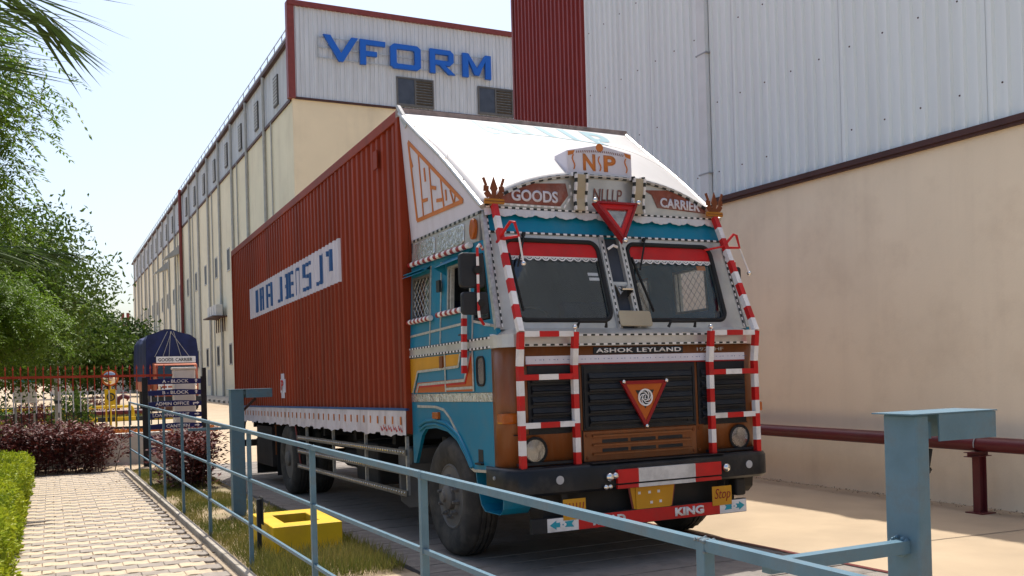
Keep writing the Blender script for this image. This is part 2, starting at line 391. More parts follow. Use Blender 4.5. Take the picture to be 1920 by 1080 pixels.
# paved path
path = empty('path', (0,0,0)); tag(path, kind='structure')
PX0, PX1, PY0, PY1 = -3.30, -1.66, -4.0, 11.9
def sheet(name, x0, x1, y0, y1, dz, mat, parent=None, ny=16, nx=1):
    m = MB().grid(lambda u, v: (x0+(x1-x0)*u, y0+(y1-y0)*v, gz(x0+(x1-x0)*u, y0+(y1-y0)*v)+dz), nx, ny)
    return m.build(name, mat, parent)
sheet('path_bed', PX0-.15, PX1+.02, PY0, 12.3, .008, M['joint'], path)
def paver_mesh(name, mat, wdt, dep):
    # wavy interlocking block
    wv = lambda t: .024*math.sin(2*math.pi*t)
    top = []; n = 6
    for i in range(n+1): top.append((wdt*i/n, wv(i/n)))
    for i in range(n+1): top.append((wdt*(1-i/n), dep+wv(1-i/n)))
    k = len(top); vs = []
    cx, cy = wdt/2, dep/2
    for (a, b) in top: vs.append((a, b, -.03))
    for (a, b) in top: vs.append((a, b, .010))
    for (a, b) in top: vs.append((cx+(a-cx)*.95, cy+(b-cy)*.95, .015))
    fs = [(i, (i+1) % k, (i+1) % k+k, i+k) for i in range(k)] + [(i+k, (i+1) % k+k, (i+1) % k+2*k, i+2*k) for i in range(k)] + [tuple(range(2*k, 3*k))]
    return vs, fs
PW, PD = .205, .195
pv, pf = paver_mesh('p', None, PW-.003, PD-.004)
pm = [MB().add(pv, pf).mesh('paver', M['pav_a']), MB().add(pv, pf).mesh('paver', M['pav_b'])]
rows = int((PY1-PY0)/PD); ncol = 9; spots = []
for r in range(rows):
    yy = PY0+r*PD
    for c in range(ncol): spots.append((PX0+(c-.5*(r % 2))*PW+.04, yy, r % 2))
near = sorted([s for s in spots if s[1] > .2], key=lambda s: s[1])[:300]; nset = set(near)
rest = MB()
for s in spots:
    dz = RNG.uniform(-.002, .002); dx = RNG.uniform(-.002, .002)
    if s[0]+PW > -1.655: continue
    if s in nset:
        o = put('paver', pm[s[2]], path); o.location = (s[0]+dx, s[1], gz(s[0], s[1])+.012+dz); o.rotation_euler = (-math.atan(SL)+RNG.uniform(-.006,.006), RNG.uniform(-.006,.006), 0)
    else:
        z = gz(s[0], s[1])+.012+dz
        rest.add([(a+s[0]+dx, b+s[1], c_+z-SL*b) for a, b, c_ in pv], pf, s[2])
tag(rest.build('paving_blocks', [M['pav_a'], M['pav_b']], path), kind='stuff')
kb = MB()
yy = PY0
while yy < 11.8:
    kb.beam((-1.625, yy, gz(-1.6,yy)+.0), (-1.625, yy+.58, gz(-1.6,yy+.58)+.0), .07, .11); yy += .6
kb.build('kerb_stones', M['kerb'], path, bevel=.006)
sheet('path_landing', -3.2, -1.2, 12.0, 13.15, .02, M['concrete'], path)

# grass verge between path and deck
verge = tag(sheet('verge_soil', -1.58, -.475, -1.35, 11.9, .006, M['soil'], None, 24, 4), kind='structure')
tag(sheet('verge_slab', -1.58, -.475, -5.5, -1.36, .010, M['concrete'], None, 8), kind='structure')
N = 46000
gx = RNG.uniform(-1.57, -.50, N); gy = RNG.uniform(-1.3, 11.5, N)
dens = np.sin(gx*5.1+gy*1.3)+np.sin(gy*2.3-gx*3)+RNG.normal(size=N)*.6 - (gx > -.75)*1.1 + (gy < .6)*1.2
keep = dens > -.6
box_ = (gx > -1.32) & (gx < -.60) & (gy > -.17) & (gy < .97); keep &= ~box_
gx, gy = gx[keep], gy[keep]
P = np.stack([gx, gy, np.array([gz(a, b) for a, b in zip(gx, gy)])+.004], 1)
D = rand_dirs(len(P))*.5; D[:,2] = np.abs(D[:,2])+.7
hgt = RNG.uniform(.03, .09, len(P))*(1+1.1*(gy < .5))
tag(leaf_object('grass', P, D, hgt, RNG.uniform(.004, .009, len(P)), M['grass']), 'green and straw coloured grass growing on the verge', 'grass', kind='stuff')
# fallen leaves on the path
N = 420; lx = np.where(RNG.random(N) < .6, -1.7-np.abs(RNG.normal(size=N))*.18, RNG.uniform(-3.2, -1.7, N)); ly = RNG.uniform(.3, 11.5, N)
P = np.stack([lx, ly, np.array([gz(a, b) for a, b in zip(lx, ly)])+.03], 1); D = rand_dirs(N); D[:,2] *= .1
tag(leaf_object('leaf_litter', P, D, RNG.uniform(.02, .05, N), .012, mk('dry_leaf', (.20,.12,.05), .9)), 'dry leaf litter scattered on the path', 'leaves', kind='stuff')

# ================================================================== BUILDINGS
def rib_sheet(width, nrib, height, depth, top_frac=.22):
    # trapezoidal profiled sheet, in local (u along width, z up, ribs towards -n)
    pr = []; p = width/nrib
    for i in range(nrib):
        a = i*p
        pr += [(a, 0), (a+p*.38, 0), (a+p*.46, -depth), (a+p*.46+p*top_frac, -depth), (a+p*.46+p*top_frac+p*.08, 0)]
    pr.append((width, 0)); return pr
def sheet_mesh(name, width, nrib, z0, z1, depth, mat, axis='y'):
    pr = rib_sheet(width, nrib, z1-z0, depth); m = MB(); k = len(pr)
    for z in (z0, z1):
        for u, d in pr: m.v.append((d, u, z) if axis == 'y' else (u, d, z))
    for i in range(k-1):
        m.f.append((i, i+k, i+k+1, i+1) if axis == 'y' else (i, i+1, i+k+1, i+k)); m.m.append(0)
    return m.mesh(name, mat)

# --- near factory on the right
NX = 5.8; NE = 9.1; NH = 10.0; NB = 3.9
nb = empty('near_factory', (NX+4, -6, 0)); nb_off = Vector(nb.location)
def nput(o): o.location = Vector(o.location)-nb_off; return o
nput(MB().box(NX, NX+18, -34, NE-.02, -.3, NB).build('plinth_wall', M['wallb'], nb))
nput(MB().box(NX+.12, NX+18, -34, NE-.02, NB, NH).build('light_blocker', M['greybox'], nb))  # unseen solid volume behind the cladding, added to block light and cast shadows
sm = sheet_mesh('cladding_sheet', 1.0, 6, NB+.06, NH, .035, M['sheet']); smr = sheet_mesh('red_cladding_sheet', .92, 6, NB+.06, NH, .035, M['sheetr'])
for i in range(32):
    o = put('cladding_sheet', sm, nb); o.location = (NX-.01-.004*(i % 2), 6.30-(i+1)*1.0, 0); nput(o)
for i in range(3):
    o = put('red_cladding_sheet', smr, nb); o.location = (NX-.01-.004*(i % 2), 6.30+i*.92, 0); nput(o)
m = MB().box(NX-.07, NX-.045, -34, NE, NB+.02, NB+.085).box(NX-.05, NX+.05, -34, NE, NB-.012, NB+.02)
nput(m.build('drip_flashing', M['darktrim'], nb))
nput(MB().box(NX-.06, NX+.2, NE-.03, NE+.04, -.1, NH).build('corner_trim', M['redtrim'], nb))
m = MB().box(NX-.12, NX-.045, 2.76, 2.95, NB-.0, NH)
nput(m.build('box_gutter', mk('gutter_pale', (.62,.65,.65), .55, var=.05), nb, bevel=.006))
for z in (4.35, 6.1, 7.9): nput(MB().box(NX-.126, NX-.04, 2.73, 2.98, z, z+.02).build('gutter_clip', M['steel'], nb))
m = MB()
for z in (4.35, 5.35, 6.4, 7.5):
    for k in range(36):
        yy = 6.1-k*1.0/2.0*1.0
        if random.random() < .8: m.box(NX-.052, NX-.044, yy-.008, yy+.008, z-.008, z+.008)
tag(nput(m.build('sheet_screws', M['darktrim'], nb)), kind='stuff')
tag(nb, 'near factory wall with beige plaster below ribbed grey and red metal cladding', 'building')
# debris line at wall foot
N = 1500; yy = RNG.uniform(-14, 9, N); xx = NX-np.abs(RNG.normal(size=N))*.10-.01
P = np.stack([xx, yy, np.zeros(N)+.006], 1); D = rand_dirs(N); D[:,2] = np.abs(D[:,2])*.5
tag(leaf_object('wall_foot_litter', P, D, RNG.uniform(.008, .03, N), .01, mk('litter', (.16,.12,.08), .95)), 'dry litter and dirt gathered along the beige wall foot', 'litter', kind='stuff')

# --- long red service pipe on stands
pipe = empty('service_pipe', (5.47, -1.7, 0))
PZ = .70
def sub(o, off): o.location = Vector(o.location)-Vector(off); return o
sub(MB().tube([(5.47, -16, PZ), (5.47, 8.6, PZ)], .075, 14).build('pipe', M['pipe'], pipe, True), pipe.location)
for yy in (-7.7, -1.73, 4.3):
    z0 = gz(5.47, yy)
    st = MB().box(5.42, 5.52, yy-.004, yy+.004, z0+.012, .58).box(5.415, 5.425, yy-.04, yy+.04, z0+.012, .58).box(5.515, 5.525, yy-.04, yy+.04, z0+.012, .58)
    sub(st.build('stand_post', M['pipe'], pipe), pipe.location)
    sub(MB().box(5.30, 5.60, yy-.045, yy+.045, .575, .583).box(5.30, 5.60, yy-.004, yy+.004, .583, .617).box(5.30, 5.60, yy-.045, yy+.045, .617, .624).build('stand_arm', M['pipe'], pipe), pipe.location)
    sub(MB().box(5.37, 5.57, yy-.1, yy+.1, z0, z0+.012).build('base_plate', M['pipe'], pipe), pipe.location)
    sub(MB().tube([(5.47+.083*math.cos(a), yy, PZ+.083*math.sin(a)) for a in np.linspace(-.4, math.pi+.4, 14)], .006, 6).build('clamp', M['steel'], pipe), pipe.location)
tag(pipe, 'long maroon service pipe on steel stands along the beige wall', 'pipe')

# --- far factory with blue letters
FX, FY, FE, FB, FT, FR = 9.4, 43.6, 155.0, 16.9, 22.0, 20.2
fb = empty('far_factory', (FX, FY, 0)); fo = Vector(fb.location)
def fp(o): o.location = Vector(o.location)-fo; return o
fp(MB().box(FX, FX+40, FY+.15, FE, -.2, FB).build('side_wall', M['wallc'], fb))
fp(MB().box(FX-.002, FX+40, FY, FY+.15, -.2, FB).build('front_wall', M['facade'], fb))
fp(MB().box(FX+.1, FX+40, FY+.12, FE, FB, FR).build('upper_shell', M['sheetf'], fb))
fm = sheet_mesh('facade_sheet', 1.0, 4, FB+.05, FT, .05, M['sheetf'], 'x')
for i in range(16):
    o = put('facade_sheet', fm, fb); o.location = (FX+.12+i*1.0, FY-.01-.004*(i % 2), 0); fp(o)
m = MB().box(FX-.25, FX+.14, FY-.15, FY+.3, FB-.02, FT+.2).box(FX-.2, FX+30, FY-.2, FY+.3, FT, FT+.28)
fp(m.build('parapet_trim', M['redtrim'], fb))
fp(MB().box(FX+.1, FX+30, FY-.13, FY-.02, FB-.05, FB+.06).build('facade_flashing', M['darktrim'], fb))
fp(MB().box(FX+.2, FX+30, FY+.0, FY+.1, FB, FT).build('parapet_back', M['greybox'], fb))
for (x0, x1) in ((15.45, 17.65), (20.6, 22.85)):
    a = fp(MB().box(x0-.05, x1+.05, FY-.14, FY-.06, 17.05, 17.2).box(x0-.05, x1+.05, FY-.14, FY-.06, 18.66, 18.74).box(x0-.05, x0+.04, FY-.14, FY-.06, 17.2, 18.66).box(x1-.04, x1+.05, FY-.14, FY-.06, 17.2, 18.66).box((x0+x1)/2-.05, (x0+x1)/2+.05, FY-.14, FY-.06, 17.2, 18.66).build('facade_window', M['winframe'], fb))
    MB().box(x0+.04, (x0+x1)/2-.05, FY-.1, FY-.07, 17.2, 18.66).build('pane', M['pane'], a)
    for k in range(9):
        z = 17.23+k*.16
        MB().beam(((x0+x1)/2+.05, FY-.11, z+.05), (x1-.04, FY-.11, z+.05), .14, .03, (0,.6,.8)).build('louvre_blade', M['louvre'], a)
# blue letters on bars
LZ, LH, LT = 19.12, 1.42, .18
frame = MB()
for z in (19.28, 19.86, 20.42): frame.beam((10.85, FY-.16, z), (21.3, FY-.16, z), .05, .05)
for x in (10.87, 13.4, 15.2, 17.6, 19.8, 21.2): frame.beam((x, FY-.13, 19.2), (x, FY-.13, 20.5), .05, .05)
fp(frame.build('letter_frame', M['trimal'], fb))
def letter(polys, x0, wd, ch):
    m = MB()
    for pl_ in polys: m.prism([(x0+u*wd, FY-.2, LZ+v*LH) for u, v in pl_], (0,-LT,0))
    fp(m.build('letter', M['vblue'], fb))
tk = .2
letter([[(0,1),(.20,1),(.5,.34),(.8,1),(1,1),(.56,0),(.44,0)]], 11.1, 2.0, 'V')
letter([[(0,0),(.23,0),(.23,.36),(.23,.56),(.23,.8),(.23,1),(0,1)], [(.232,.8),(1,.8),(1,1),(.232,1)], [(.232,.36),(.66,.36),(.66,.55),(.232,.55)]], 13.2, 1.5, 'F')
o8 = [(.12,0),(.88,0),(1,.12),(1,.88),(.88,1),(.12,1),(0,.88),(0,.12)]; i8 = [(.24,.2),(.76,.2),(.8,.24),(.8,.76),(.76,.8),(.24,.8),(.2,.76),(.2,.24)]
letter([[o8[k], o8[(k+1) % 8], i8[(k+1) % 8], i8[k]] for k in range(8)], 15.0, 1.85, 'O')
letter([[(0,0),(.22,0),(.22,1),(0,1)], [(.222,.8),(.78,.8),(.86,1),(.222,1)], [(.782,.8),(.862,1),(1,.86),(1,.52),(.78,.55)], [(.222,.36),(.85,.36),(.998,.518),(.78,.548),(.222,.55)], [(.40,.358),(.64,.358),(1.06,0),(.78,0)]], 17.42, 1.5, 'R')
letter([[(0,0),(.2,0),(.2,1),(0,1)], [(.8,0),(1,0),(1,1),(.8,1)], [(.202,1),(.202,.72),(.42,.12),(.58,.12),(.798,.72),(.798,1),(.5,.42)]], 19.5, 1.85, 'M')
# long side: bays with downpipes, louvres and windows
BAY = 5.85; k = 0; yy = FY+4.2
fm2 = None
while yy < FE-2:
    z_l = 17.55
    wv = fp(MB().box(FX-.04, FX+.09, yy-.55, yy+.55, z_l, z_l+1.75).build('side_louvre', M['louvre'], fb))
    for q in range(8): MB().box(FX-.07, FX-.045, yy-.5, yy+.5, z_l+.1+q*.2, z_l+.2+q*.2).build('louvre_blade', M['greybox'], wv)
    fp(MB().tube([(FX-.12, yy+3.1, 0), (FX-.12, yy+3.1, FR-.1)], .10, 8).build('downpipe', M['upvc'], fb, True))
    if k % 2 == 0: fp(MB().tube([(FX-.08, yy+1.2, 0), (FX-.08, yy+1.2, FB)], .05, 6).build('conduit', M['upvc'], fb, True))
    if k >= 3:
        for (z0, z1) in ((9.75, 11.4), (2.65, 4.2)):
            wn = fp(MB().box(FX-.03, FX+.05, yy-.62, yy-.52, z0, z1).box(FX-.03, FX+.05, yy+.52, yy+.62, z0, z1).box(FX-.03, FX+.05, yy-.52, yy+.52, z1-.1, z1).box(FX-.05, FX+.05, yy-.64, yy+.64, z0-.1, z0).build('window', M['upvc'], fb))
            MB().box(FX-.012, FX+.03, yy-.52, yy+.52, z0, z1-.1).build('pane', M['farpane'], wn)
    yy += BAY; k += 1
ss = sheet_mesh('side_sheet', BAY, 24, FB+.05, FR, .04, M['sheetf'])
yy = FY+.3
while yy+BAY < FE: o = put('side_sheet', ss, fb); o.location = (FX+.085, yy, 0); fp(o); yy += BAY
fp(MB().box(FX-.18, FX+.1, FY+.3, FE, FR-.05, FR+.16).box(FX-.10, FX+.1, FY+.3, FE, FB-.10, FB+.07).build('eaves_gutter', M['darktrim'], fb))
m = MB()
for z in (FR+.55, FR+.95): m.beam((FX+.05, FY+.3, z), (FX+.05, FE, z), .05, .05)
yy = FY+.5
while yy < FE: m.beam((FX+.05, yy, FR+.1), (FX+.05, yy, FR+.95), .05, .05); yy += 2.0
fp(m.build('roof_handrail', M['steel'], fb))
fp(MB().tube([(FX-.25, 91.5, .1), (FX-.25, 91.5, FR+.4)], .16, 10).build('fire_riser', M['redtrim'], fb, True))
for (yy, z) in ((95.5, 14.6), (105, 14.1)):
    m = MB().prism([(FX-.02, yy-.6, z), (FX-1.5, yy-.6, z-.6), (FX-1.5, yy-.6, z-.5), (FX-.02, yy-.6, z+.9)], (0, 2.0, 0))
    fp(m.build('exhaust_hood', M['greybox'], fb))
sh = fp(MB().box(FX-1.1, FX, 66.6, 71.5, 6.3, 6.38).build('ac_shelf', M['darktrim'], fb))
for q in range(4): MB().box(FX-.8, FX-.3, 66.8+q*1.15, 67.7+q*1.15, 6.39, 7.25).build('ac_unit', M['ac'], sh, bevel=.02)
for q in range(5): MB().tube([(FX-.15, 66.9+q*1.0, 6.3), (FX-.15, 66.9+q*1.0, 5.2)], .05, 6).build('bracket', M['darktrim'], sh)
fp(MB().box(FX-.08, FX-.0, 75.2, 76.8, .95, 2.3).build('notice_panel', M['greybox'], fb))
m = MB().box(FX-2.4, FX-.02, FY+2, FE, -.05, .14); fp(m.build('side_pavement', M['kerb'], fb))
m = MB(); yy = FY+2; q = 0
while yy < FE: m.box(FX-2.56, FX-2.4, yy, yy+.98, -.05, .15, q % 2); yy += 1; q += 1
fp(m.build('striped_kerb', [M['plaster'], M['gblack']], fb))
for xx in (FX-.8, FX-1.6): fp(MB().tube([(xx, FE+1, 0), (xx, FE+1, 12.5)], .25, 8).build('vent_stack', M['redtrim'], fb))
tag(fb, 'long cream factory block with blue lettering on its grey clad front', 'building')

# ================================================================== RAILING, SENSOR POSTS, SIGN
RX, RZ = -1.555, 1.138
ra = empty('path_railing', (RX, 2, gz(RX, 2))); ro = Vector(ra.location)
for yy in (-6.42, -4.5, -2.62, -.6, 1.55, 3.65, 5.7, 7.8, 9.9, 12.0):
    m = MB().box(RX-.016, RX+.016, yy-.016, yy+.016, gz(RX, yy)-.05, RZ+.008)
    po = sub(m.build('post', M['rail'], ra, bevel=.002), ro)
    wb_ = MB()
    for zc, hw in ((RZ, .013), (.72-SL*(yy-2)*.8, .010), (.36-SL*(yy-2)*.8, .010)):
        for sg in (-1, 1):
            for q in range(5): wb_.ball((RX-.016+.032*q/4-.001, yy+sg*.017, zc+(hw+.001)*random.choice((-1, 1))), random.uniform(.0022, .0042), 5)
    if yy < -6:
        for q in range(22): wb_.ball((RX+random.uniform(-.02,.02), yy+random.uniform(-.02,.02), RZ+.011), random.uniform(.003, .006), 6)
    tag(wb_.build('weld_beads', M['weld'], po), kind='stuff')
for z, nm in ((RZ, 'top_rail'), (.72, 'rail'), (.36, 'rail')):
    m = MB(); h = .027 if nm == 'top_rail' else .020
    pts = [(RX-.001, -9.5, z)] + [(RX-.001, y_, z-(0 if nm == 'top_rail' else SL*(y_-2)*.8)) for y_ in np.linspace(-6, 12, 8)]
    for p, q in zip(pts[:-1], pts[1:]): m.beam(p, q, h, h)
    sub(m.build(nm, M['rail'], ra), ro)
sub(MB().beam((RX+.014, -6.62, 1.118), (-1.108, -6.62, 1.118), .030, .030).build('tie_bar', M['rail'], ra), ro)
sub(MB().beam((RX+.014, 3.2, .98), (-1.066, 3.2, .98), .03, .03).build('tie_bar', M['rail'], ra), ro)
tag(ra, 'long slate blue tubular railing along the edge of the paved path', 'railing')

def sensor_post(x, y, top, wx, wy, arm, label):
    r = empty('sensor_post', (x, y, gz(x, y))); o = Vector(r.location); z0 = gz(x, y)-.05; wd = wx; hh = .066 if wx < .1 else .10
    b = MB().box(x-wx/2, x+wx/2, y-wy/2, y+wy/2, z0, top)
    sub(b.build('column', M['rail'], r, bevel=.006), o)
    sub(MB().box(x-wx/2-.025, x+wx/2+arm+.004, y-wy/2-.012, y+wy/2+.012, top, top+.003).build('cap_plate', M['rail'], r), o)
    x1 = x+wx/2; ya, yb_ = y-wy/2-.010, y+wy/2+.010
    m = MB().box(x1+.022, x1+arm, ya, ya+.004, top-hh, top-.001).box(x1+.022, x1+arm, yb_-.004, yb_, top-hh, top-.001).box(x1+arm-.004, x1+arm, ya+.004, yb_-.004, top-hh, top-.001)
    m.box(x1+.002, x1+.02, y-wy/2+.012, y+wy/2-.012, top-.06, top-.02)
    sub(m.build('sensor_hood', M['rail'], r), o)
    if wx < .1:
        pts = [(x1+.06, y, top-.09), (x1+.05, y, top-.13), (x1+.02, y, top-.17)]
        sub(MB().tube(pts, .006, 8).build('cable', M['rubber'], r), o)
        m = MB()
        for i in range(12):
            t = i/11; m.tube([(x1+.045-.045*t, y, top-.135-.05*t), (x1+.043-.045*t, y, top-.138-.05*t)], .014, 8)
        sub(m.build('spring_sleeve', M['rubber'], r), o)
        w_ = MB()
        for i in range(26):
            a = random.uniform(0, 6.28); w_.ball((x-wd/2-.004+random.uniform(-.010,.002), y+.024*math.cos(a), 1.118+.022*math.sin(a)), random.uniform(.003,.006), 6)
        sub(w_.build('weld_bead', M['rail'], r, True), o)
    else:
        sub(MB().beam((x1, y, top-.25), (x1+.15, y, top-.11), .02, .03).build('brace', M['darktrim'], r), o)
    tag(r, label, 'post', 'sensor posts of the weighbridge')
sensor_post(-1.085, -6.61, 1.437, .045, .10, .225, 'near slate blue steel post with boxed sensor head at right edge')
sensor_post(-.99, 3.2, 1.43, .15, .15, .33, 'far slate blue post with short arm beside the red container')

# yellow concrete box on the verge
yb = empty('yellow_box', (-.95, .45, 0)); o_ = Vector(yb.location)
x0, x1, y0, y1, zt = -1.27, -.66, -.05, .92, .272
m = MB().box(x0, x1, y0, y0+.22, -.05, zt).box(x0, x1, y1-.22, y1, -.05, zt).box(x0, x0+.15, y0+.22, y1-.22, -.05, zt).box(x1-.15, x1, y0+.22, y1-.22, -.05, zt)
sub(m.build('box_walls', M['ybox'], yb, bevel=.008), o_)
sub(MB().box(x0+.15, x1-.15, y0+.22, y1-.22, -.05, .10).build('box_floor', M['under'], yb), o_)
tag(yb, 'yellow painted concrete box with an open well on the verge', 'box')
bp = empty('marker_post', (-1.34, .18, 0)); o_ = Vector(bp.location)
sub(MB().box(-1.36, -1.325, .16, .195, -.05, .50).build('stake', M['black'], bp), o_)
sub(MB().box(-1.322, -1.316, .10, .27, .28, .52).build('plate', M['black'], bp), o_)
tag(bp, 'short black marker post standing left of the yellow box', 'post')

# low wall, pillar, gate
lw = tag(MB().box(-9, -.62, 13.25, 13.45, -.4, .46).build('low_wall', M['plaster'], bevel=.01), 'low white wall behind the red-leaved hedge under the gate', 'wall')
pi = empty('gate_pillar', (-.33, 13.5, -.2)); o_ = Vector(pi.location)
sub(MB().box(-.55, -.11, 13.28, 13.72, -.4, 1.78).build('shaft', M['plaster'], pi, bevel=.03), o_)
sub(MB().box(-.57, -.09, 13.26, 13.74, 1.78, 1.83).build('cap', M['plaster'], pi, bevel=.015), o_)
tag(pi, 'white plastered gate pillar rising behind the direction sign', 'pillar')
ga = empty('spiked_gate', (-4, 13.62, .5)); o_ = Vector(ga.location); GY = 13.62
gx0 = -8.0
sub(MB().beam((gx0, GY, 1.725), (-.12, GY, 1.66), .05, .05).build('top_bar', M['gred'], ga), o_)
sub(MB().beam((gx0, GY, .68), (-.57, GY, .545), .05, .05).build('bottom_bar', M['gblack'], ga), o_)
x = gx0+.05
while x < -.6:
    f_ = (x+8)/7.9; dz = -.06*f_
    m = MB()
    m.box(x-.011, x+.011, GY-.011, GY+.011, .66+dz, .98+dz, 2).box(x-.011, x+.011, GY-.011, GY+.011, .98+dz, 1.42+dz, 1).box(x-.011, x+.011, GY-.011, GY+.011, 1.42+dz, 1.86+dz, 0)
    m.lathe([(.001,0),(.022,.02),(.014,.05),(.002,.10)], (x, GY, 1.86+dz), (0,0,1), 6, 0)
    sub(m.build('gate_rod', [M['gred'], M['white'], M['gblack']], ga), o_)
    x += .139
tag(ga, 'long spiked steel gate painted red, white and black', 'gate')

# direction sign
sg = empty('direction_sign', (-.62, 12.55, gz(-.6, 12.5))); o_ = Vector(sg.location); SY = 12.5
for (xa, xb, zt) in ((-1.27, -1.16, 1.62), (-.11, -.0, 1.62)):
    sub(MB().box(xa, xb, SY-.03, SY+.05, -.3, zt).build('sign_post', M['black'], sg), o_)
sub(MB().box(-.075, .0, SY-.02, SY+.04, 1.62, 1.80).build('post_top', M['black'], sg), o_)
names = ['A - BLOCK', 'B - BLOCK', 'ADMIN OFFICE', 'LOADING POINT', 'CANTEEN', 'WASHROOM', '']
for i, nm in enumerate(names):
    z = 1.475-.232*i
    b = MB().prism([(-1.158, SY-.04, z), (-.112, SY-.04, z), (-.112, SY-.04, z+.10), (-.42, SY-.04, z+.118), (-.62, SY-.04, z+.125), (-.85, SY-.04, z+.118), (-1.158, SY-.04, z+.10)], (0, .025, 0))
    pb = sub(b.build('sign_plank', M['navy'], sg), o_)
    if nm:
        wd = {9: .52, 12: .66, 13: .72, 7: .46, 8: .52}[len(nm)]
        t_ = text(nm, 'lettering', M['white'], (-.36-wd, SY-.041, z+.025), (1,0,0), (0,0,1), wd, .068, pb, ext=.003, bold=.02)
        m = MB(); ax, az, yv = -.21, z+.06, SY-.045
        if i < 2: m.prism([(ax-.014,yv,az-.035),(ax+.014,yv,az-.035),(ax+.014,yv,az+.005),(ax+.035,yv,az+.005),(ax,yv,az+.045),(ax-.035,yv,az+.005),(ax-.014,yv,az+.005)], (0,.003,0))
        else:
            m.prism([(ax-.045,yv,az-.012),(ax+.01,yv,az-.012),(ax+.01,yv,az-.034),(ax+.055,yv,az),(ax+.01,yv,az+.034),(ax+.01,yv,az+.012),(ax-.045,yv,az+.012)], (0,.003,0))
            if i == 2: m.box(ax-.07, ax-.047, yv, yv+.003, az-.04, az+.012)
        m.build('arrow', M['white'], pb)
tag(sg, 'navy direction sign with stacked white lettered planks on black posts', 'sign')

# ================================================================== HEDGES
def shell_points(n, x0, x1, y0, y1, h, zf, inset=.12):
    # points near the clipped surface of a hedge
    L = []; per = RNG.random(n)
    x = RNG.uniform(x0, x1, n); y = RNG.uniform(y0, y1, n); z = RNG.uniform(.03, 1, n)
    face = RNG.choice(5, n, p=[.45, .22, .09, .12, .12])
    x = np.where(face == 1, x1-np.abs(RNG.normal(size=n))*inset*.5, x); x = np.where(face == 2, x0+np.abs(RNG.normal(size=n))*inset*.5, x)
    y = np.where(face == 3, y0+np.abs(RNG.normal(size=n))*inset*.5, y); y = np.where(face == 4, y1-np.abs(RNG.normal(size=n))*inset*.5, y)
    H = h*(1+.07*np.sin(x*5+y*2.1)+.08*np.sin(y*3.7-x*4)+.06*np.sin(y*9+x*6)+.05*RNG.normal(size=n))
    z = np.where(face == 0, 1-np.abs(RNG.normal(size=n))*inset*.35, z)
    dx = .06*np.sin(y*4.3+z*3)+.04*np.sin(y*9.1)
    x = x+np.where(face == 1, dx, 0)
    z = z*H
    base = np.array([zf(a, b) for a, b in zip(x, y)])
    return np.stack([x, y, base+z], 1), face
hd = empty('golden_hedge', (-3.9, 5, gz(-4, 5))); o_ = Vector(hd.location)
P, fc = shell_points(62000, -4.6, -3.32, -1.5, 10.4, .50, gz)
D = rand_dirs(len(P))*.8; D[:,2] += .5; D[fc == 1, 0] += .6
sub(leaf_object('foliage', P, D, RNG.uniform(.03, .06, len(P)), RNG.uniform(.018, .030, len(P)), M['leaf_hedge'], hd), o_)
m = MB()
for i in range(60):
    x, y = random.uniform(-4.5, -3.4), random.uniform(-1.4, 10.3)
    m.tube([(x, y, gz(x, y)-.02), (x+random.uniform(-.1,.1), y+random.uniform(-.1,.1), gz(x, y)+.42)], .012, 5, r1=.004)
sub(m.build('stems', M['stemm'], hd), o_)
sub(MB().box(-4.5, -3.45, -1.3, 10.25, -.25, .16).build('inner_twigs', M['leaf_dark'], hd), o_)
tag(hd, 'clipped golden green hedge along the left side of the path', 'hedge')

def croton(name, x0, x1, y0, y1, h, n, label):
    r = empty(name, ((x0+x1)/2, (y0+y1)/2, gz(x0, y0))); o = Vector(r.location)
    nst = int((x1-x0)*(y1-y0)*16)+6
    P = []; D = []; st = MB()
    for i in range(nst):
        bx, by = random.uniform(x0+.1, x1-.1), random.uniform(y0+.1, y1-.1); zb = gz(bx, by); hh = h*random.uniform(.75, 1.12)
        tx, ty_ = bx+random.uniform(-.2,.2), by+random.uniform(-.2,.2)
        st.tube([(bx, by, zb), (tx, ty_, zb+hh*.9)], .01, 5, r1=.004)
        for k in range(n//nst):
            t = random.random()**.55; a = random.uniform(0, 6.283); rr = random.uniform(.02, .2)
            P.append((bx+(tx-bx)*t+rr*math.cos(a), by+(ty_-by)*t+rr*math.sin(a), zb+max(.03, hh*t+random.uniform(-.05,.05))))
            D.append((math.cos(a), math.sin(a), random.uniform(-.5, .9)))
    P = np.array(P); D = np.array(D)
    lo = leaf_object('foliage', P, D, RNG.uniform(.06, .13, len(P)), RNG.uniform(.03, .055, len(P)), M['leaf_croton'], r, .15, np.tile([0,0,1.], (len(P),1))+RNG.normal(size=(len(P),3))*.4)
    sub(lo, o); sub(st.build('stems', M['stemm'], r), o)
    tag(r, label, 'hedge')
croton('croton_hedge', -5.6, -1.72, 11.6, 13.1, .92, 15000, 'long dark red leaved hedge in front of the low white wall')
croton('croton_bush', -1.42, -.62, 6.4, 9.4, .80, 5200, 'dark red leaved bush growing behind the blue railing')

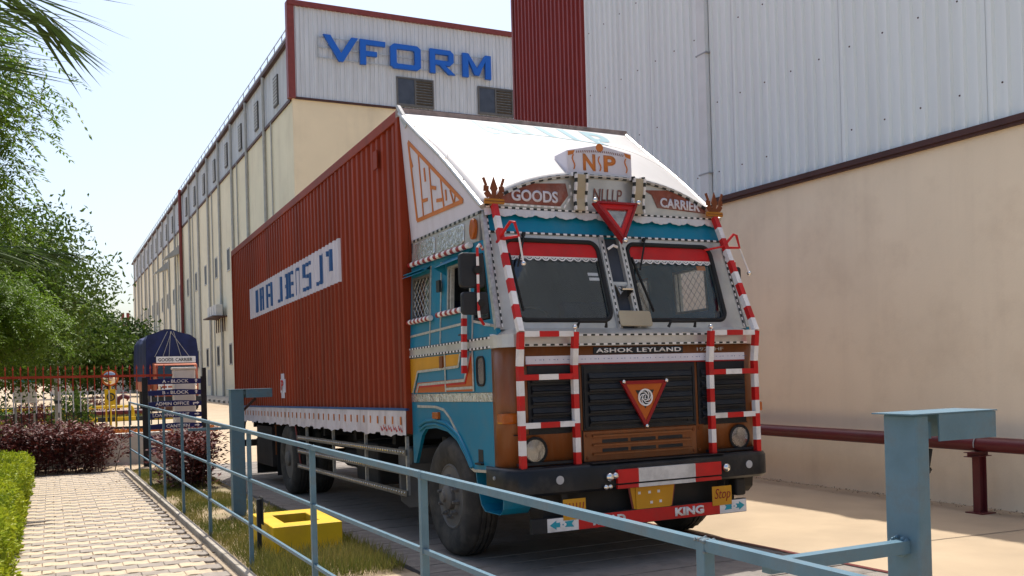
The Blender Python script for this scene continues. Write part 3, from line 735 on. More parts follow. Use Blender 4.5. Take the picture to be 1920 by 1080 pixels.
# ================================================================== TREES
def tree(name, loc, h_trunk, crown_c, crown_r, nclump, per, leaf_len, leaf_w, mat, label, r0=.16, comp=None, group='trees', clump=.45, hollow=.35):
    r = empty(name, (loc[0], loc[1], gz(loc[0], loc[1]))); o = Vector(r.location)
    z0 = r.location.z; base = Vector((loc[0], loc[1], z0)); cc = Vector(crown_c); cr = Vector(crown_r)
    fork = base.lerp(Vector((cc.x, cc.y, z0+h_trunk)), 1.0); fork.x = loc[0]*.8+cc.x*.2; fork.y = loc[1]*.8+cc.y*.2
    tm = MB(); tm.tube([base, base.lerp(fork, .5)+Vector((.08,.03,0)), fork], r0, 9, r1=r0*.75)
    C = []
    while len(C) < nclump:
        d = rand_dirs(1)[0]; t = hollow+(1-hollow)*random.random()**.6
        p = np.array(cc)+d*np.array(cr)*t
        C.append(p)
    C = np.array(C)
    nb_ = max(5, min(11, nclump//9)); tips = C[RNG.choice(len(C), nb_, replace=False)]
    for t in tips:
        t = Vector(t); midp = fork.lerp(t, .5)+Vector((random.uniform(-.3,.3), random.uniform(-.3,.3), .25))
        tm.tube([fork-Vector((0,0,.1)), fork.lerp(midp, .6)+Vector((0,0,.1)), midp, t], r0*.5, 6, r1=.015)
        for q in range(3):
            e = Vector(C[random.randrange(len(C))])
            if (e-midp).length < max(cr)*.9: tm.tube([midp, midp.lerp(e, .6)+Vector((0,0,.08)), e], r0*.16, 5, r1=.008)
    sub(tm.build('trunk', M['bark'], r, True), o)
    P = np.repeat(C, per, 0) + RNG.normal(size=(len(C)*per, 3))*clump*np.array([1,1,.75])
    D = rand_dirs(len(P)); D[:,2] -= .15
    if comp:
        D[:,2] *= .5; D /= np.linalg.norm(D, axis=1)[:,None]
        P, D = compound(P, D, comp[0], comp[1], leaf_len)
        lo = leaf_object('crown', P, D, leaf_len*RNG.uniform(.7, 1.2, len(P)), leaf_w, mat, r, .2, np.tile([0,0,1.], (len(P),1))+RNG.normal(size=(len(P),3))*.3)
    else:
        lo = leaf_object('crown', P, D, leaf_len*RNG.uniform(.6, 1.3, len(P)), leaf_w, mat, r)
    sub(lo, o)
    tag(r, label, 'tree', group); return r
# feathery tree close by on the left, another behind the gate
tree('neem_tree', (-6.0, 9.6), 2.6, (-5.35, 9.6, 5.9), (2.2, 3.2, 2.9), 400, 15, .12, .038, M['leaf_neem'], 'feathery leaved tree whose branches reach into the top left sky', .2, comp=(.50, 7), clump=.36, hollow=.45)
tree('neem_tree', (-5.0, 23), 2.0, (-4.5, 22, 4.0), (2.9, 4.5, 2.6), 260, 150, .17, .07, M['leaf_tree'], 'broad tree with dark leaning limbs just behind the gate', .24, clump=.42)
tree('bright_tree', (-4.3, 16.2), 1.6, (-4.2, 16.2, 3.1), (1.6, 1.6, 1.0), 90, 22, .10, .034, M['leaf_neem'], 'young bright green tree leaning over the gate at left', .08, comp=(.42, 7), clump=.3)
tree('shade_tree', (-7, 44), 2.4, (-6.5, 44, 5.0), (5.0, 5, 3.6), 130, 110, .34, .16, M['leaf_tree'], 'round shade tree far behind the lamp pole', .22, clump=.6)
tree('shade_tree', (-1.4, 60), 1.8, (-2.6, 60, 4.2), (4.3, 5, 2.7), 130, 110, .36, .17, M['leaf_tree'], 'bushy tree behind the round traffic mirror', .2, clump=.6)
tree('shade_tree', (2.2, 92), 1.8, (1.2, 92, 4.4), (5.6, 6, 3.6), 120, 90, .5, .24, M['leaf_dark'], 'dark distant tree left of the blue tarpaulin truck', .22, clump=.8)
tree('shade_tree', (7.0, 120), 2, (6.6, 120, 4.0), (2.8, 4, 4.2), 60, 60, .5, .22, M['leaf_dark'], 'small distant tree touching the blue tarpaulin truck', .25, clump=.8)
tree('shade_tree', (-13, 70), 2.4, (-13, 70, 5.2), (8, 6, 4.6), 120, 90, .5, .24, M['leaf_dark'], 'wide dark tree at the far left behind the gate', .3, clump=.9)
def palm(x, y, h, fronds, label, nl=46, ll=.62, lw=.04):
    r = empty('palm_tree', (x, y, gz(x, y))); o = Vector(r.location); z0 = gz(x, y)
    m = MB(); m.tube([(x, y, z0-.05), (x+.05, y, z0+h*.5), (x, y, z0+h)], .16, 12, r1=.11)
    for k in range(int(h/.12)): m.tube([(x+.05*math.sin(math.pi*k*.12/h), y, z0+k*.12), (x+.05*math.sin(math.pi*k*.12/h), y, z0+k*.12+.05)], .165-.04*k*.12/h, 12)
    sub(m.build('trunk', M['bark'], r, True), o)
    for (az, el, L, drp) in fronds:
        d0 = Vector((math.cos(az), math.sin(az), 0)); pts = []
        for t in np.linspace(0, 1, 15): pts.append(Vector((x, y, z0+h-.05))+d0*(L*(t*math.cos(el)+.0))+Vector((0,0,L*(math.sin(el)*t-drp*t*t))))
        P = []; D = []; W = []; LL = []
        for i in range(nl):
            t = .16+.84*i/(nl-1); k = t*14; a = min(int(k), 13); p = pts[a].lerp(pts[a+1], k-a); tn = (pts[a+1]-pts[a]).normalized()
            sd_ = tn.cross(Vector((0,0,1))).normalized()
            for sg in (-1, 1):
                v = tn*(.55+.5*t)+sd_*sg*(.85-.35*t)+Vector((0,0,-.25-.25*random.random()))
                P.append(tuple(p)); D.append(tuple(v)); LL.append(ll*(.55+.75*math.sin(math.pi*min(1,t*.85+.12)))*random.uniform(.85,1.1)); W.append(lw)
        fr = leaf_object('frond', np.array(P), np.array(D)+RNG.normal(size=(len(D),3))*.06, np.array(LL), np.array(W), M['leaf_palm'], r, .18, np.tile([0,0,1.], (len(P),1)))
        sub(fr, o)
        fr2 = MB().tube(pts, .018, 6, r1=.004).build('rachis', M['leaf_palm'], fr)
    tag(r, label, 'palm', 'palms along the path')
fr_a = [(rad(a), rad(e), L, d) for a, e, L, d in ((3,62,2.75,.62),(60,50,1.8,.5),(120,45,1.9,.5),(180,40,1.9,.5),(240,46,1.8,.5),(300,44,1.9,.5),(335,66,1.6,.3),(150,70,1.5,.3))]
palm(-4.28, -.7, 3.62, fr_a, 'palm with long blades hanging into the top left corner', 30, 1.0, .045)
fr_b = [(rad(a), rad(e), L, d) for a, e, L, d in ((2,28,2.75,.30),(52,44,2.2,.6),(110,45,2.2,.6),(170,40,2.2,.6),(230,46,2.2,.6),(290,44,2.1,.6),(330,40,2.0,.6),(80,72,1.6,.3))]
palm(-5.2, 5.2, 2.95, fr_b, 'lower palm with drooping fronds below the feathery tree', 56, .72, .055)
# shrubs behind the gate
def shrub(x, y, rx, ry, h, n, mat, label, ll=.1):
    r = empty('shrub', (x, y, gz(x, y))); o = Vector(r.location)
    d = rand_dirs(n); d[:,2] = np.abs(d[:,2]); t = RNG.uniform(.5, 1.05, n)[:,None]
    P = np.array([x, y, gz(x, y)+.03])+d*t*np.array([rx, ry, h])
    sub(leaf_object('foliage', P, rand_dirs(n)+d, ll*RNG.uniform(.6, 1.3, n), ll*.42, mat, r), o)
    m = MB()
    for i in range(9): a = random.uniform(0, 6.28); m.tube([(x, y, gz(x,y)), (x+rx*.6*math.cos(a), y+ry*.6*math.sin(a), gz(x,y)+h*.7)], .02, 5, r1=.006)
    sub(m.build('stems', M['stemm'], r), o); tag(r, label, 'shrub', 'shrubs behind the gate')
shrub(-3.5, 27.5, .9, .7, .95, 1500, M['leaf_croton'], 'dark red shrub under the white notice board', .12)
shrub(-2.35, 27.0, .75, .7, 1.35, 1500, M['leaf_tree'], 'green shrub at the foot of the lamp pole', .13)
shrub(-4.9, 28.5, 1.0, .8, 1.1, 1400, M['leaf_dark'], 'dark green shrub left of the notice board', .12)
shrub(-1.0, 39.0, 1.0, .9, .8, 1100, M['leaf_croton'], 'low red shrub behind the yellow sign box', .13)
# low flower strip and grass lawn beyond the gate
N = 5000; P = np.stack([RNG.uniform(-9, 1.0, N), RNG.uniform(33.6, 36.5, N), np.zeros(N)+.02], 1); D = rand_dirs(N); D[:,2] = np.abs(D[:,2])+.6
tag(leaf_object('lawn', P, D, RNG.uniform(.1, .26, N), .03, M['grass']), 'rough lawn behind the yellow pipe barriers', 'grass', kind='stuff')
N = 2600; P = np.stack([RNG.uniform(-3.4, 1.6, N), RNG.uniform(21.5, 23.5, N), np.zeros(N)-.05], 1); D = rand_dirs(N); D[:,2] = np.abs(D[:,2])+.5
tag(leaf_object('flower_bed', P, D, RNG.uniform(.1, .28, N), .06, leafmat('leaf_copper', (.30,.07,.02), (.5,.2,.05), .3)), 'copper coloured ground cover just behind the gate', 'ground cover', kind='stuff')
lawn2 = tag(sheet('far_lawn', -30, -3.8, 24, 60, .015, mk('lawn', (.10,.16,.03), .95, var=.3, scale=6, bump=.5), None, 6, 3), kind='structure')
# striped kerb in front of the lawn
kb = MB(); x = -9.0; i = 0
while x < 1.6: kb.box(x, x+.7, 32.4, 32.6, -.05, .13, i % 2); x += .7; i += 1
tag(kb.build('roadside_kerb', [M['ybox'], M['gblack']]), kind='structure')
# yellow pipe barriers
def barrier(x0, x1, y, label):
    r = empty('pipe_barrier', ((x0+x1)/2, y, 0)); o = Vector(r.location)
    sub(MB().tube([(x0, y, -.05), (x0, y, .40), (x0+.04, y, .49), (x0+.12, y, .53), (x1-.12, y, .53), (x1-.04, y, .49), (x1, y, .40), (x1, y, -.05)], .06, 8).build('hoop', M['ybox'], r, True), o)
    sub(MB().box(x0-.12, x0+.12, y-.12, y+.12, -.05, .02).box(x1-.12, x1+.12, y-.12, y+.12, -.05, .02).build('foot', M['ybox'], r), o)
    tag(r, label, 'barrier', 'yellow pipe barriers')
barrier(-6.0, -2.5, 33.2, 'yellow pipe hoop barrier at the far left behind the gate')
barrier(-1.58, .05, 33.2, 'shorter yellow pipe hoop barrier below the traffic mirror')
rp = tag(MB().tube([(-9, 34.0, .25), (.2, 34.0, .27), (.5, 34.0, .25)], .10, 8).build('water_main', M['pipe'], None, True), 'maroon water pipe lying behind the yellow barriers', 'pipe')
# lamp pole
lp = empty('lamp_pole', (-2.75, 25, gz(-2.75, 25))); o_ = Vector(lp.location)
sub(MB().tube([(-2.75, 25, -.1), (-2.75, 25, 5.0)], .10, 10, r1=.08).build('mast', M['pole'], lp, True), o_)
sub(MB().tube([(-2.75, 25, 4.95), (-2.9, 25, 5.15), (-3.7, 25, 5.25)], .04, 7).build('bracket', M['steel'], lp, True), o_)
sub(MB().box(-4.2, -3.6, 24.88, 25.12, 5.19, 5.31).build('lantern', M['greybox'], lp, bevel=.03), o_)
sub(MB().tube([(-2.75, 25, .9), (-2.75, 25, 1.0)], .115, 10).build('band', M['gblack'], lp), o_)
tag(lp, 'tall grey lamp pole rising into the trees behind the gate', 'lamp pole')
# notice board
nbd = empty('notice_board', (-3.68, 25.5, 0)); o_ = Vector(nbd.location)
sub(MB().box(-4.02, -3.36, 25.46, 25.5, .95, 1.72).build('panel', M['white'], nbd), o_)
for k in range(7): sub(MB().box(-3.95, -3.43-.08*(k % 3), 25.452, 25.458, 1.5-.07*k-(.06 if k > 3 else 0), 1.512-.07*k-(.06 if k > 3 else 0)).build('text_line', M['greybox'], nbd), o_)
sub(MB().box(-4.0, -3.38, 25.452, 25.458, 1.60, 1.69).build('heading_band', M['teal'], nbd), o_)
for x in (-3.95, -3.43): sub(MB().box(x-.025, x+.025, 25.5, 25.55, -.2, 1.7).build('leg', M['steel'], nbd), o_)
tag(nbd, 'white notice board on legs seen through the gate', 'notice board')
# convex mirror on its post, yellow box sign, hydrant
mi_ = empty('traffic_mirror', (-1.0, 29, 0)); o_ = Vector(mi_.location)
sub(MB().lathe([(.001,-.09),(.1,-.085),(.2,-.06),(.26,-.0),(.27,.03)], (-1.0, 29, 1.68), (0,1,0), 24).build('mirror_dish', mk('mirror_face', (.55,.5,.45), .06, metal=1, var=.02), mi_, True), o_)
sub(MB().lathe([(.255,-.02),(.30,-.02),(.30,.04),(.25,.05),(.001,.06)], (-1.0, 29, 1.68), (0,1,0), 24).build('rim', M['orange'], mi_, True), o_)
sub(MB().tube([(-1.0, 29.06, -.1), (-1.0, 29.06, 1.7)], .035, 8).build('post', M['ybox'], mi_), o_)
tag(mi_, 'round convex traffic mirror with orange rim on a yellow post', 'mirror')
yk = empty('sign_box', (-1.0, 28.4, 0)); o_ = Vector(yk.location)
sub(MB().box(-1.22, -.82, 28.3, 28.5, .72, 1.28).build('panel', M['ybox'], yk), o_)
sub(MB().tube([(-1.02+.12*math.cos(a), 28.29, 1.0+.12*math.sin(a)) for a in np.linspace(0, 6.283, 19)], .025, 5).build('ring', M['gblack'], yk), o_)
sub(MB().box(-1.04, -1.0, 28.28, 28.3, .94, 1.06).build('bar', M['gblack'], yk), o_)
for x in (-1.18, -.86): sub(MB().box(x-.03, x+.03, 28.36, 28.42, -.1, .72).build('leg', M['ybox'], yk), o_)
tag(yk, 'yellow box sign with a black ring below the mirror', 'sign')
hy = empty('fire_hydrant', (-.45, 34.5, 0)); o_ = Vector(hy.location)
sub(MB().tube([(-.45, 34.5, -.05), (-.45, 34.5, .62), (-.40, 34.5, .82), (-.22, 34.5, .93), (-.02, 34.5, .86)], .10, 10).build('riser', M['pipe'], hy, True), o_)
sub(MB().lathe([(.001,0),(.15,.0),(.15,.05),(.001,.05)], (-.02, 34.5, .86), (.6,0,-.4), 12).build('flange', M['redtrim'], hy), o_)
sub(MB().tube([(-.2, 34.5, .95), (-.2, 34.5, 1.08)], .03, 6).tube([(-.33, 34.5, 1.08), (-.07, 34.5, 1.08)], .02, 6).build('valve_wheel', M['redtrim'], hy), o_)
tag(hy, 'red bent hydrant pipe beside the far road', 'hydrant')
# far boundary wall and parked motorcycle-like red bushes omitted; pale compound wall
tag(MB().box(-3, 7.5, 118, 118.4, -.2, 1.9).build('compound_wall', M['plaster']), 'pale compound wall at the far end of the road', 'wall')

# ================================================================== SECOND TRUCK
t2 = empty('tarpaulin_truck', (2.8, 44, 0)); o_ = Vector(t2.location)
X0, X1, Y0 = 1.50, 3.98, 43.5
def tarp_fn(u, v):
    a = u*math.pi; hw = (X1-X0)/2; cx = (X0+X1)/2
    prof = [(-1.03, 1.5), (-1.04, 2.2), (-1.04, 2.9), (-1.03, 3.55), (-.93, 3.78), (-.60, 3.92), (-.25, 4.12), (.05, 4.14), (.35, 4.02), (.75, 3.92), (.98, 3.72), (1.02, 3.2), (1.02, 2.4), (1.0, 1.5)]
    k = u*(len(prof)-1); i = min(int(k), len(prof)-2); f_ = k-i
    px = prof[i][0]*(1-f_)+prof[i+1][0]*f_; pz = prof[i][1]*(1-f_)+prof[i+1][1]*f_
    return (cx+px*hw+.04*math.sin(v*23+u*9), Y0+v*7.0, pz+.08*math.sin(v*9+u*5)*(1 if pz > 3 else .2))
m = MB().grid(tarp_fn, 52, 20)
pts = [tarp_fn(i/52, 0) for i in range(53)]
m.add([(p[0], p[1]+.03*math.sin(i*1.3), p[2]) for i, p in enumerate(pts)], [tuple(range(53))])
sub(m.build('tarpaulin', M['tarp'], t2, True), o_)
m = MB()
for xa, xb in ((2.55, 1.9), (2.75, 2.3), (2.85, 3.2), (2.7, 3.6), (2.7, 2.6)): m.tube([(xa, Y0-.05, 4.06), ((xa+xb)/2, Y0-.07, 3.4), (xb, Y0-.05, 2.75)], .012, 5)
sub(m.build('ropes', M['rope'], t2), o_)
sub(MB().box(X0, X1, Y0+.02, Y0+7, .95, 1.6).build('load_bed', M['truck2'], t2), o_)
cabx0, cabx1, cy0 = 1.78, 3.88, 42.3
cb_ = MB()
cb_.prism([(cabx0, cy0, .7), (cabx0, cy0, 1.55), (cabx0, cy0+.35, 2.35), (cabx0, Y0-.08, 2.45), (cabx0, Y0-.08, .7)], (cabx1-cabx0, 0, 0))
sub(cb_.build('cab', M['truck2'], t2, bevel=.05), o_)
sub(MB().prism([(cabx0+.12, cy0-.01, 1.6), (cabx1-.12, cy0-.01, 1.6), (cabx1-.18, cy0+.29, 2.27), (cabx0+.18, cy0+.29, 2.27)], (0,-.02,.008)).build('windscreen', mk('far_glass', (.03,.05,.06), .1), t2), o_)
vs_ = sub(MB().box(cabx0+.1, cabx1-.1, cy0+.15, cy0+.2, 2.42, 2.74).build('name_board', M['white'], t2), o_)
text('GOODS', 'lettering', M['gblack'], (cabx0+.2, cy0+.148, 2.49), (1,0,0), (0,0,1), .72, .17, vs_, .006, .02)
text('CARRIER', 'lettering', M['gblack'], (cabx0+1.02, cy0+.148, 2.49), (1,0,0), (0,0,1), .82, .17, vs_, .006, .02)
for k in range(3): sub(MB().box(cabx0+.1, cabx1-.1, cy0-.05, cy0-.01, .85+.2*k, .95+.2*k).build('grille_bar', M['white'], t2), o_)
for k in range(6): sub(MB().box(cabx0+.25+.3*k, cabx0+.31+.3*k, cy0-.06, cy0-.052, .8, 1.5).build('guard_bar', M['white'], t2), o_)
for x in (cabx0+.2, cabx1-.2): sub(MB().lathe([(.001,-.03),(.11,0),(.11,.03)], (x, cy0-.03, 1.15), (0,-1,0), 14).build('headlight', M['chrome'], t2), o_)
sub(MB().box(cabx0-.08, cabx1+.08, cy0-.14, cy0+.05, .45, .7).build('bumper', M['gblack'], t2, bevel=.03), o_)
for x in (X0+.05, X1-.33):
    for y in (43.2, 48.6): sub(MB().lathe([(.2,0),(.46,.0),(.5,.05),(.5,.23),(.46,.28),(.2,.28)], (x, y, .5), (1,0,0), 20).build('wheel', M['tyre'], t2, True), o_)
tag(t2, 'orange goods truck under a roped dark blue tarpaulin beyond the gate', 'truck')

# ================================================================== MAIN TRUCK (own frame: x across, y to the rear, z up)
TR = empty('container_truck', (0,0,0))
ty_, tp_ = rad(.2108), rad(1.0693)
yv = Vector((math.sin(ty_)*math.cos(tp_), math.cos(ty_)*math.cos(tp_), -math.sin(tp_))); xv = Vector((math.cos(ty_), -math.sin(ty_), 0)); zv = xv.cross(yv)
TR.rotation_euler = Matrix((xv, yv, zv)).transposed().to_euler()
tag(TR, 'decorated goods truck with blue and brown cab carrying a red container', 'truck')
BX = 2.5
SMALL = ('edging', 'hem_marks', 'hem_flowers', 'studs', 'strip_print', 'lace_border', 'border_print', 'flourish', 'plate_squares', 'scrawl', 'flower', 'panel_bolts', 'rivets', 'chain_edging')
def B(name, mb, mats, parent=TR, smooth=False, bevel=0):
    o = mb.build(name, mats, parent, smooth, bevel)
    if name in SMALL: o['kind'] = 'stuff'
    return o

# ---- container
CL, CT = 9.23, 4.03
PITCH, CD = .168, .036
def corr_pts(y0, y1):
    bp = [y0]; i = math.floor(y0/PITCH)-1
    while i*PITCH < y1:
        for f_ in (0, .36, .50, .86): 
            q = i*PITCH+f_*PITCH
            if y0+1e-4 < q < y1-1e-4: bp.append(q)
        i += 1
    return sorted(bp)+[y1]
def corr_x(y):
    t = (y/PITCH) % 1.0; k = math.floor(y/PITCH); c = CD*(.86+.14*math.sin(k*2.7)); o = .0035*(1+math.sin(y*2.1+.6*math.sin(y*5)))
    if t < .36: return o
    if t < .50: return o+c*(t-.36)/.14
    if t < .86: return o+c
    return o+c*(1-(t-.86)/.14)
def corr_patch(mb, y0, y1, z0, z1, off, mi=0, s=0):
    ps = corr_pts(y0, y1); b = len(mb.v)
    for z in (z0, z1):
        for y in ps:
            x = corr_x(y)+off
            mb.v.append((BX-x if s else x, y, z))
    k = len(ps)
    for i in range(k-1):
        f_ = (b+i, b+i+k, b+i+k+1, b+i+1); mb.f.append(f_[::-1] if s else f_); mb.m.append(mi)
cont = B('container_body', MB().box(.05, BX-.05, .02, CL-.02, 1.0, CT-.04), M['cred'])
for s in (0, 1):
    m = MB(); corr_patch(m, .06, CL-.06, 1.20, 3.93, .006, 0, s); B('corrugated_side', m, M['cred'], cont)
    xx = lambda a, b: (a, b) if not s else (BX-b, BX-a)
    B('top_rail', MB().box(*xx(-.004, .06), 0, CL, 3.93, CT), M['cred'], cont, bevel=.006)
    B('corner_post', MB().box(*xx(-.006, .07), -.0, .075, 1.02, 3.93), M['cred'], cont, bevel=.006)
    B('corner_post', MB().box(*xx(-.006, .07), CL-.075, CL, 1.02, 3.93), M['cred'], cont, bevel=.006)
    # pale hem with scalloped lower edge
    m = MB(); n = 90
    def hem(u, v):
        y = CL*u; zl = .985+.012*math.sin(y*9)+.010*math.sin(y*23+1)
        z = 1.225*(1-v)+zl*v; x = -.012-.012*math.sin(y*37)*v*(.4+.6*v)-.006*v
        return (x if not s else BX-x, y, z)
    m.grid(hem, 180, 5); B('hem_strip', m, M['hem'], cont, True)
    B('stripe', MB().box(*xx(-.0165, .02), 0, CL, 1.222, 1.245), M['bblue'], cont)
B('front_wall', MB().box(.07, BX-.07, -.004, .03, 1.02, 3.95), M['cred'], cont)
B('front_header', MB().box(-.006, BX+.006, -.03, .05, 3.955, CT+.006), mk('header_grey', (.26,.20,.18), .6, var=.3, scale=12), cont, bevel=.005)
B('corner_bracket', MB().beam((.0, -.02, 4.05), (.03, -.14, 3.89), .035, .03).beam((.02, -.09, 3.93), (.035, -.17, 3.82), .05, .04), M['trimal'], cont)
B('roof_sheet', MB().box(.02, BX-.02, .05, CL-.02, CT-.03, CT-.01), M['cred'], cont)
for x in (.65, 1.85): B('rear_door', MB().box(x-.59, x+.59, CL-.015, CL+.02, 1.1, 3.9), M['cred'], cont)
m = MB()
for i in range(38):
    y = .12+i*.236; m.box(-.0215, -.017, y, y+.035, 1.09, 1.165)
B('hem_marks', m, M['letor'], cont)
m = MB()
for i in range(9):
    y = .09+i*.075; z = 1.03+.015*(i % 2); m.lathe([(.0005,-.001),(.013,0),(.013,.004)], (-.024, y, z), (-1,0,0), 7); m.beam((-.026, y+.01, z), (-.026, y+.03, z+.035), .006, .004, (1,0,0))
B('hem_flowers', m, M['red'], cont)
# white banner with blue letters, painted over the ribs
m = MB(); corr_patch(m, 2.15, 7.60, 2.67, 3.165, .0035)
ban = B('banner', m, M['panelw'], cont)
zb0, zb1 = 2.735, 3.09; zz = lambda v: zb0+(zb1-zb0)*v
S = [[(6.887,7.18,0,1)], [(6.692,6.782,0,1),(6.459,6.575,0,1),(6.575,6.692,.5,.62),(6.575,6.692,.88,1)],
     [(6.162,6.288,0,1),(5.836,5.957,0,1),(5.957,6.162,.42,.56),(5.957,6.162,.88,1)],
     [(5.186,5.359,0,1),(5.359,5.51,0,.13)], [(4.644,4.875,0,1),(4.875,5.017,0,.12),(4.875,5.017,.44,.58),(4.875,5.017,.86,1),(4.443,4.644,0,.12),(4.443,4.644,.44,.58),(4.443,4.644,.86,1)],
     [(4.290,4.355,0,1),(4.130,4.290,.88,1),(4.078,4.130,0,1)],
     [(3.515,3.953,.86,1),(3.821,3.953,.5,.86),(3.515,3.821,.44,.58),(3.515,3.652,.14,.44),(3.515,3.953,0,.14)],
     [(2.874,3.033,.0,1),(3.033,3.214,0,.13)], [(2.50,2.634,.28,1),(2.634,2.72,.82,1)]]
for L_ in S:
    m = MB()
    for (a, b, v0, v1) in L_: corr_patch(m, a, b, zz(v0), zz(v1), .0010)
    B('banner_letter', m, M['bblue'], ban)
m = MB(); corr_patch(m, 5.12, 5.46, 1.44, 1.63, .0035); corr_patch(m, 5.2, 5.38, 1.36, 1.71, .0022)
em_ = B('emblem', m, M['panelw'], cont)
text('P', 'emblem_letter', M['red'], (-.004, 5.36, 1.47), (0,-1,0), (0,0,1), .15, .15, em_, .003, .03)
for b_ in ((-.012, .0, 3.60, 3.70, 1.60, 1.62), (-.012, 0, 6.5, 6.58, 1.53, 1.55), (-.014, .0, .62, .74, 3.62, 3.80)): B('lashing_plate', MB().box(*b_), M['cred'], cont)

# ---- chassis
ch = B('chassis', MB().box(.78, .88, -1.6, 9.0, .62, .86).box(1.62, 1.72, -1.6, 9.0, .62, .86), M['under'])
for y in (-.4, 1.0, 2.4, 3.8, 5.8, 7.2, 8.6): B('cross_bearer', MB().box(.2, 2.3, y-.05, y+.05, .86, .984), M['under'], ch)
B('engine_block', MB().box(.45, 2.05, -1.75, -.2, .42, 1.05).box(.9, 1.6, -1.6, -.4, .30, .42), M['under'], ch)
B('skid_panel', MB().box(.35, 2.15, -1.98, -1.76, .36, .66), M['under'], ch)
B('front_axle', MB().tube([(.3, -.87, .5), (2.2, -.87, .5)], .06, 8), M['under'], ch)
B('rear_axle', MB().tube([(.3, 5.1, .52), (2.2, 5.1, .52)], .09, 8).ball((1.25, 5.1, .54), .25), M['under'], ch)
B('fuel_tank', MB().tube([(2.25, 1.2, .62), (2.25, 2.6, .62)], .27, 16), M['under'], ch, True)
B('tool_box', MB().box(.12, .60, 1.3, 2.1, .42, .86), M['under'], ch, bevel=.02)
B('battery_box', MB().box(.15, .6, .35, .75, .35, .85), mk('box_grey', (.16,.15,.14), .7, var=.2), ch, bevel=.02)
B('air_tank', MB().tube([(.45, 2.5, .6), (.45, 3.4, .6)], .13, 12), M['under'], ch, True)
B('floor_underside', MB().box(.05, BX-.05, .05, CL-.05, .985, .998), M['under'], ch)
sg_ = MB()
for y in (.1, 1.4, 2.7, 4.0): B('side_guard_post', MB().beam((.025, y, .98), (.025, y, .43), .025, .03), M['trimal'])
dm = mk('perforated_strip', (.16,.15,.135), .5, metal=.4, var=.3, scale=20)
for z in (.83, .65, .45):
    r_ = B('side_guard_rail', MB().beam((.0, .06, z), (.0, 4.45, z), .02, .055), dm)
    m = MB()
    for i in range(56): m.lathe([(.0005,.001),(.013,0),(.010,-.004),(.0005,-.005)], (-.0102, .12+i*.077, z), (1,0,0), 6)
    B('studs', m, M['chrome'], r_)
B('stay', MB().tube([(.0, 4.55, 1.0), (.02, 4.45, .62), (.03, 4.42, .44)], .012, 6), M['redtrim'])
B('mud_flap', MB().box(.06, .62, 6.05, 6.065, .20, .95), M['rubber'])
B('locker', MB().box(.08, .60, 6.5, 7.7, .30, .92), M['under'])
B('locker_front', MB().box(.07, .42, 6.20, 6.215, .50, .96), M['brown'])
B('mud_flap', MB().box(.08, .58, 7.75, 7.765, .12, .7), M['rubber'])
B('mud_flap', MB().prism([(.02, .30, .70), (.50, .30, .70), (.50, .30, .36), (.42, .30, .29), (.10, .30, .29), (.02, .30, .36)], (0,.012,0)), mk('flap_grey', (.20,.185,.165), .9, var=.2))
for x in (.1, 2.3): B('tail_bar', MB().beam((x, CL-.3, 1.0), (x, CL+.05, .55), .06, .06), M['under'])
B('tail_guard', MB().box(.1, 2.4, CL-.05, CL+.05, .5, .62), M['under'], bevel=.01)
B('valve_cover', MB().box(.05, .17, 4.82, 4.95, 1.0, 1.06), M['teal'])

# ---- wheels
def wheel(xo, y, s, R=.505, wd=.27, dual=False):
    # xo: outer face; s=+1 wheel extends to +x, -1 to -x
    root = None; n = 72
    prof = [(.270,.035),(.300,.012),(.345,.000),(.42,-.006),(.455,.004),(.478,.022),(.494,.048),(R,.062),(R,.086),(R-.014,.090),(R-.014,.098),(R,.102),(R,.128),(R-.014,.132),(R-.014,.140),(R,.144),(R,.170),(R-.014,.174),(R-.014,.182),(R,.186),(R,.210),(.494,.224),(.478,.248),(.44,.268),(.30,.27)]
    m = MB(); b = 0
    for r, h in prof:
        for j in range(n):
            rr = r-(.011 if (j % 2 and r > .49 and (h < .09 or h > .18)) else 0); a = 2*math.pi*j/n
            m.v.append((xo+s*h, y+rr*math.cos(a), R+rr*math.sin(a)))
    for i in range(len(prof)-1):
        for j in range(n):
            j2 = (j+1) % n; f_ = (i*n+j, i*n+j2, (i+1)*n+j2, (i+1)*n+j); m.f.append(f_ if s < 0 else f_[::-1]); m.m.append(0)
    t = B('tyre', m, M['tyre'], TR, True); t.name = 'wheel'
    ax = (s, 0, 0)
    if dual: rp = [(.275,.03),(.262,.035),(.245,.055),(.235,.13),(.19,.15),(.12,.15),(.10,.12),(.001,.11)]
    else: rp = [(.275,.03),(.262,.022),(.240,.035),(.225,.055),(.20,.045),(.165,.02),(.13,.015),(.128,.10),(.001,.105)]
    B('rim', MB().lathe(rp, (xo, y, R), ax, 36), M['rimm'], t, True)
    hubp = [(.115,.07),(.105,-.01),(.075,-.03),(.045,-.035),(.04,-.055),(.001,-.06)] if not dual else [(.11,.12),(.10,.0),(.07,-.02),(.001,-.025)]
    B('hub', MB().lathe(hubp, (xo, y, R), ax, 20), M['rimm'], t, True)
    nm_ = MB().lathe([(.024,0),(.022,-.03),(.016,-.032),(.015,-.055),(.001,-.058)], (0,0,0), ax, 6).mesh('wheel_nut', M['rimm'])
    for k in range(10):
        a = 2*math.pi*k/10+.2; put('wheel_nut', nm_, t, loc=(xo+s*(.03 if not dual else .15), y+.165*math.cos(a), R+.165*math.sin(a)))
    B('brake_drum', MB().lathe([(.2,.10),(.2,.26),(.001,.26)], (xo, y, R), ax, 20), M['under'], t)
wheel(.03, -.87, 1); wheel(BX-.03, -.87, -1)
for s, x in ((1, .0), (-1, BX)):
    wheel(x, 5.1, s, dual=True); wheel(x+s*.31, 5.1, s, dual=True)

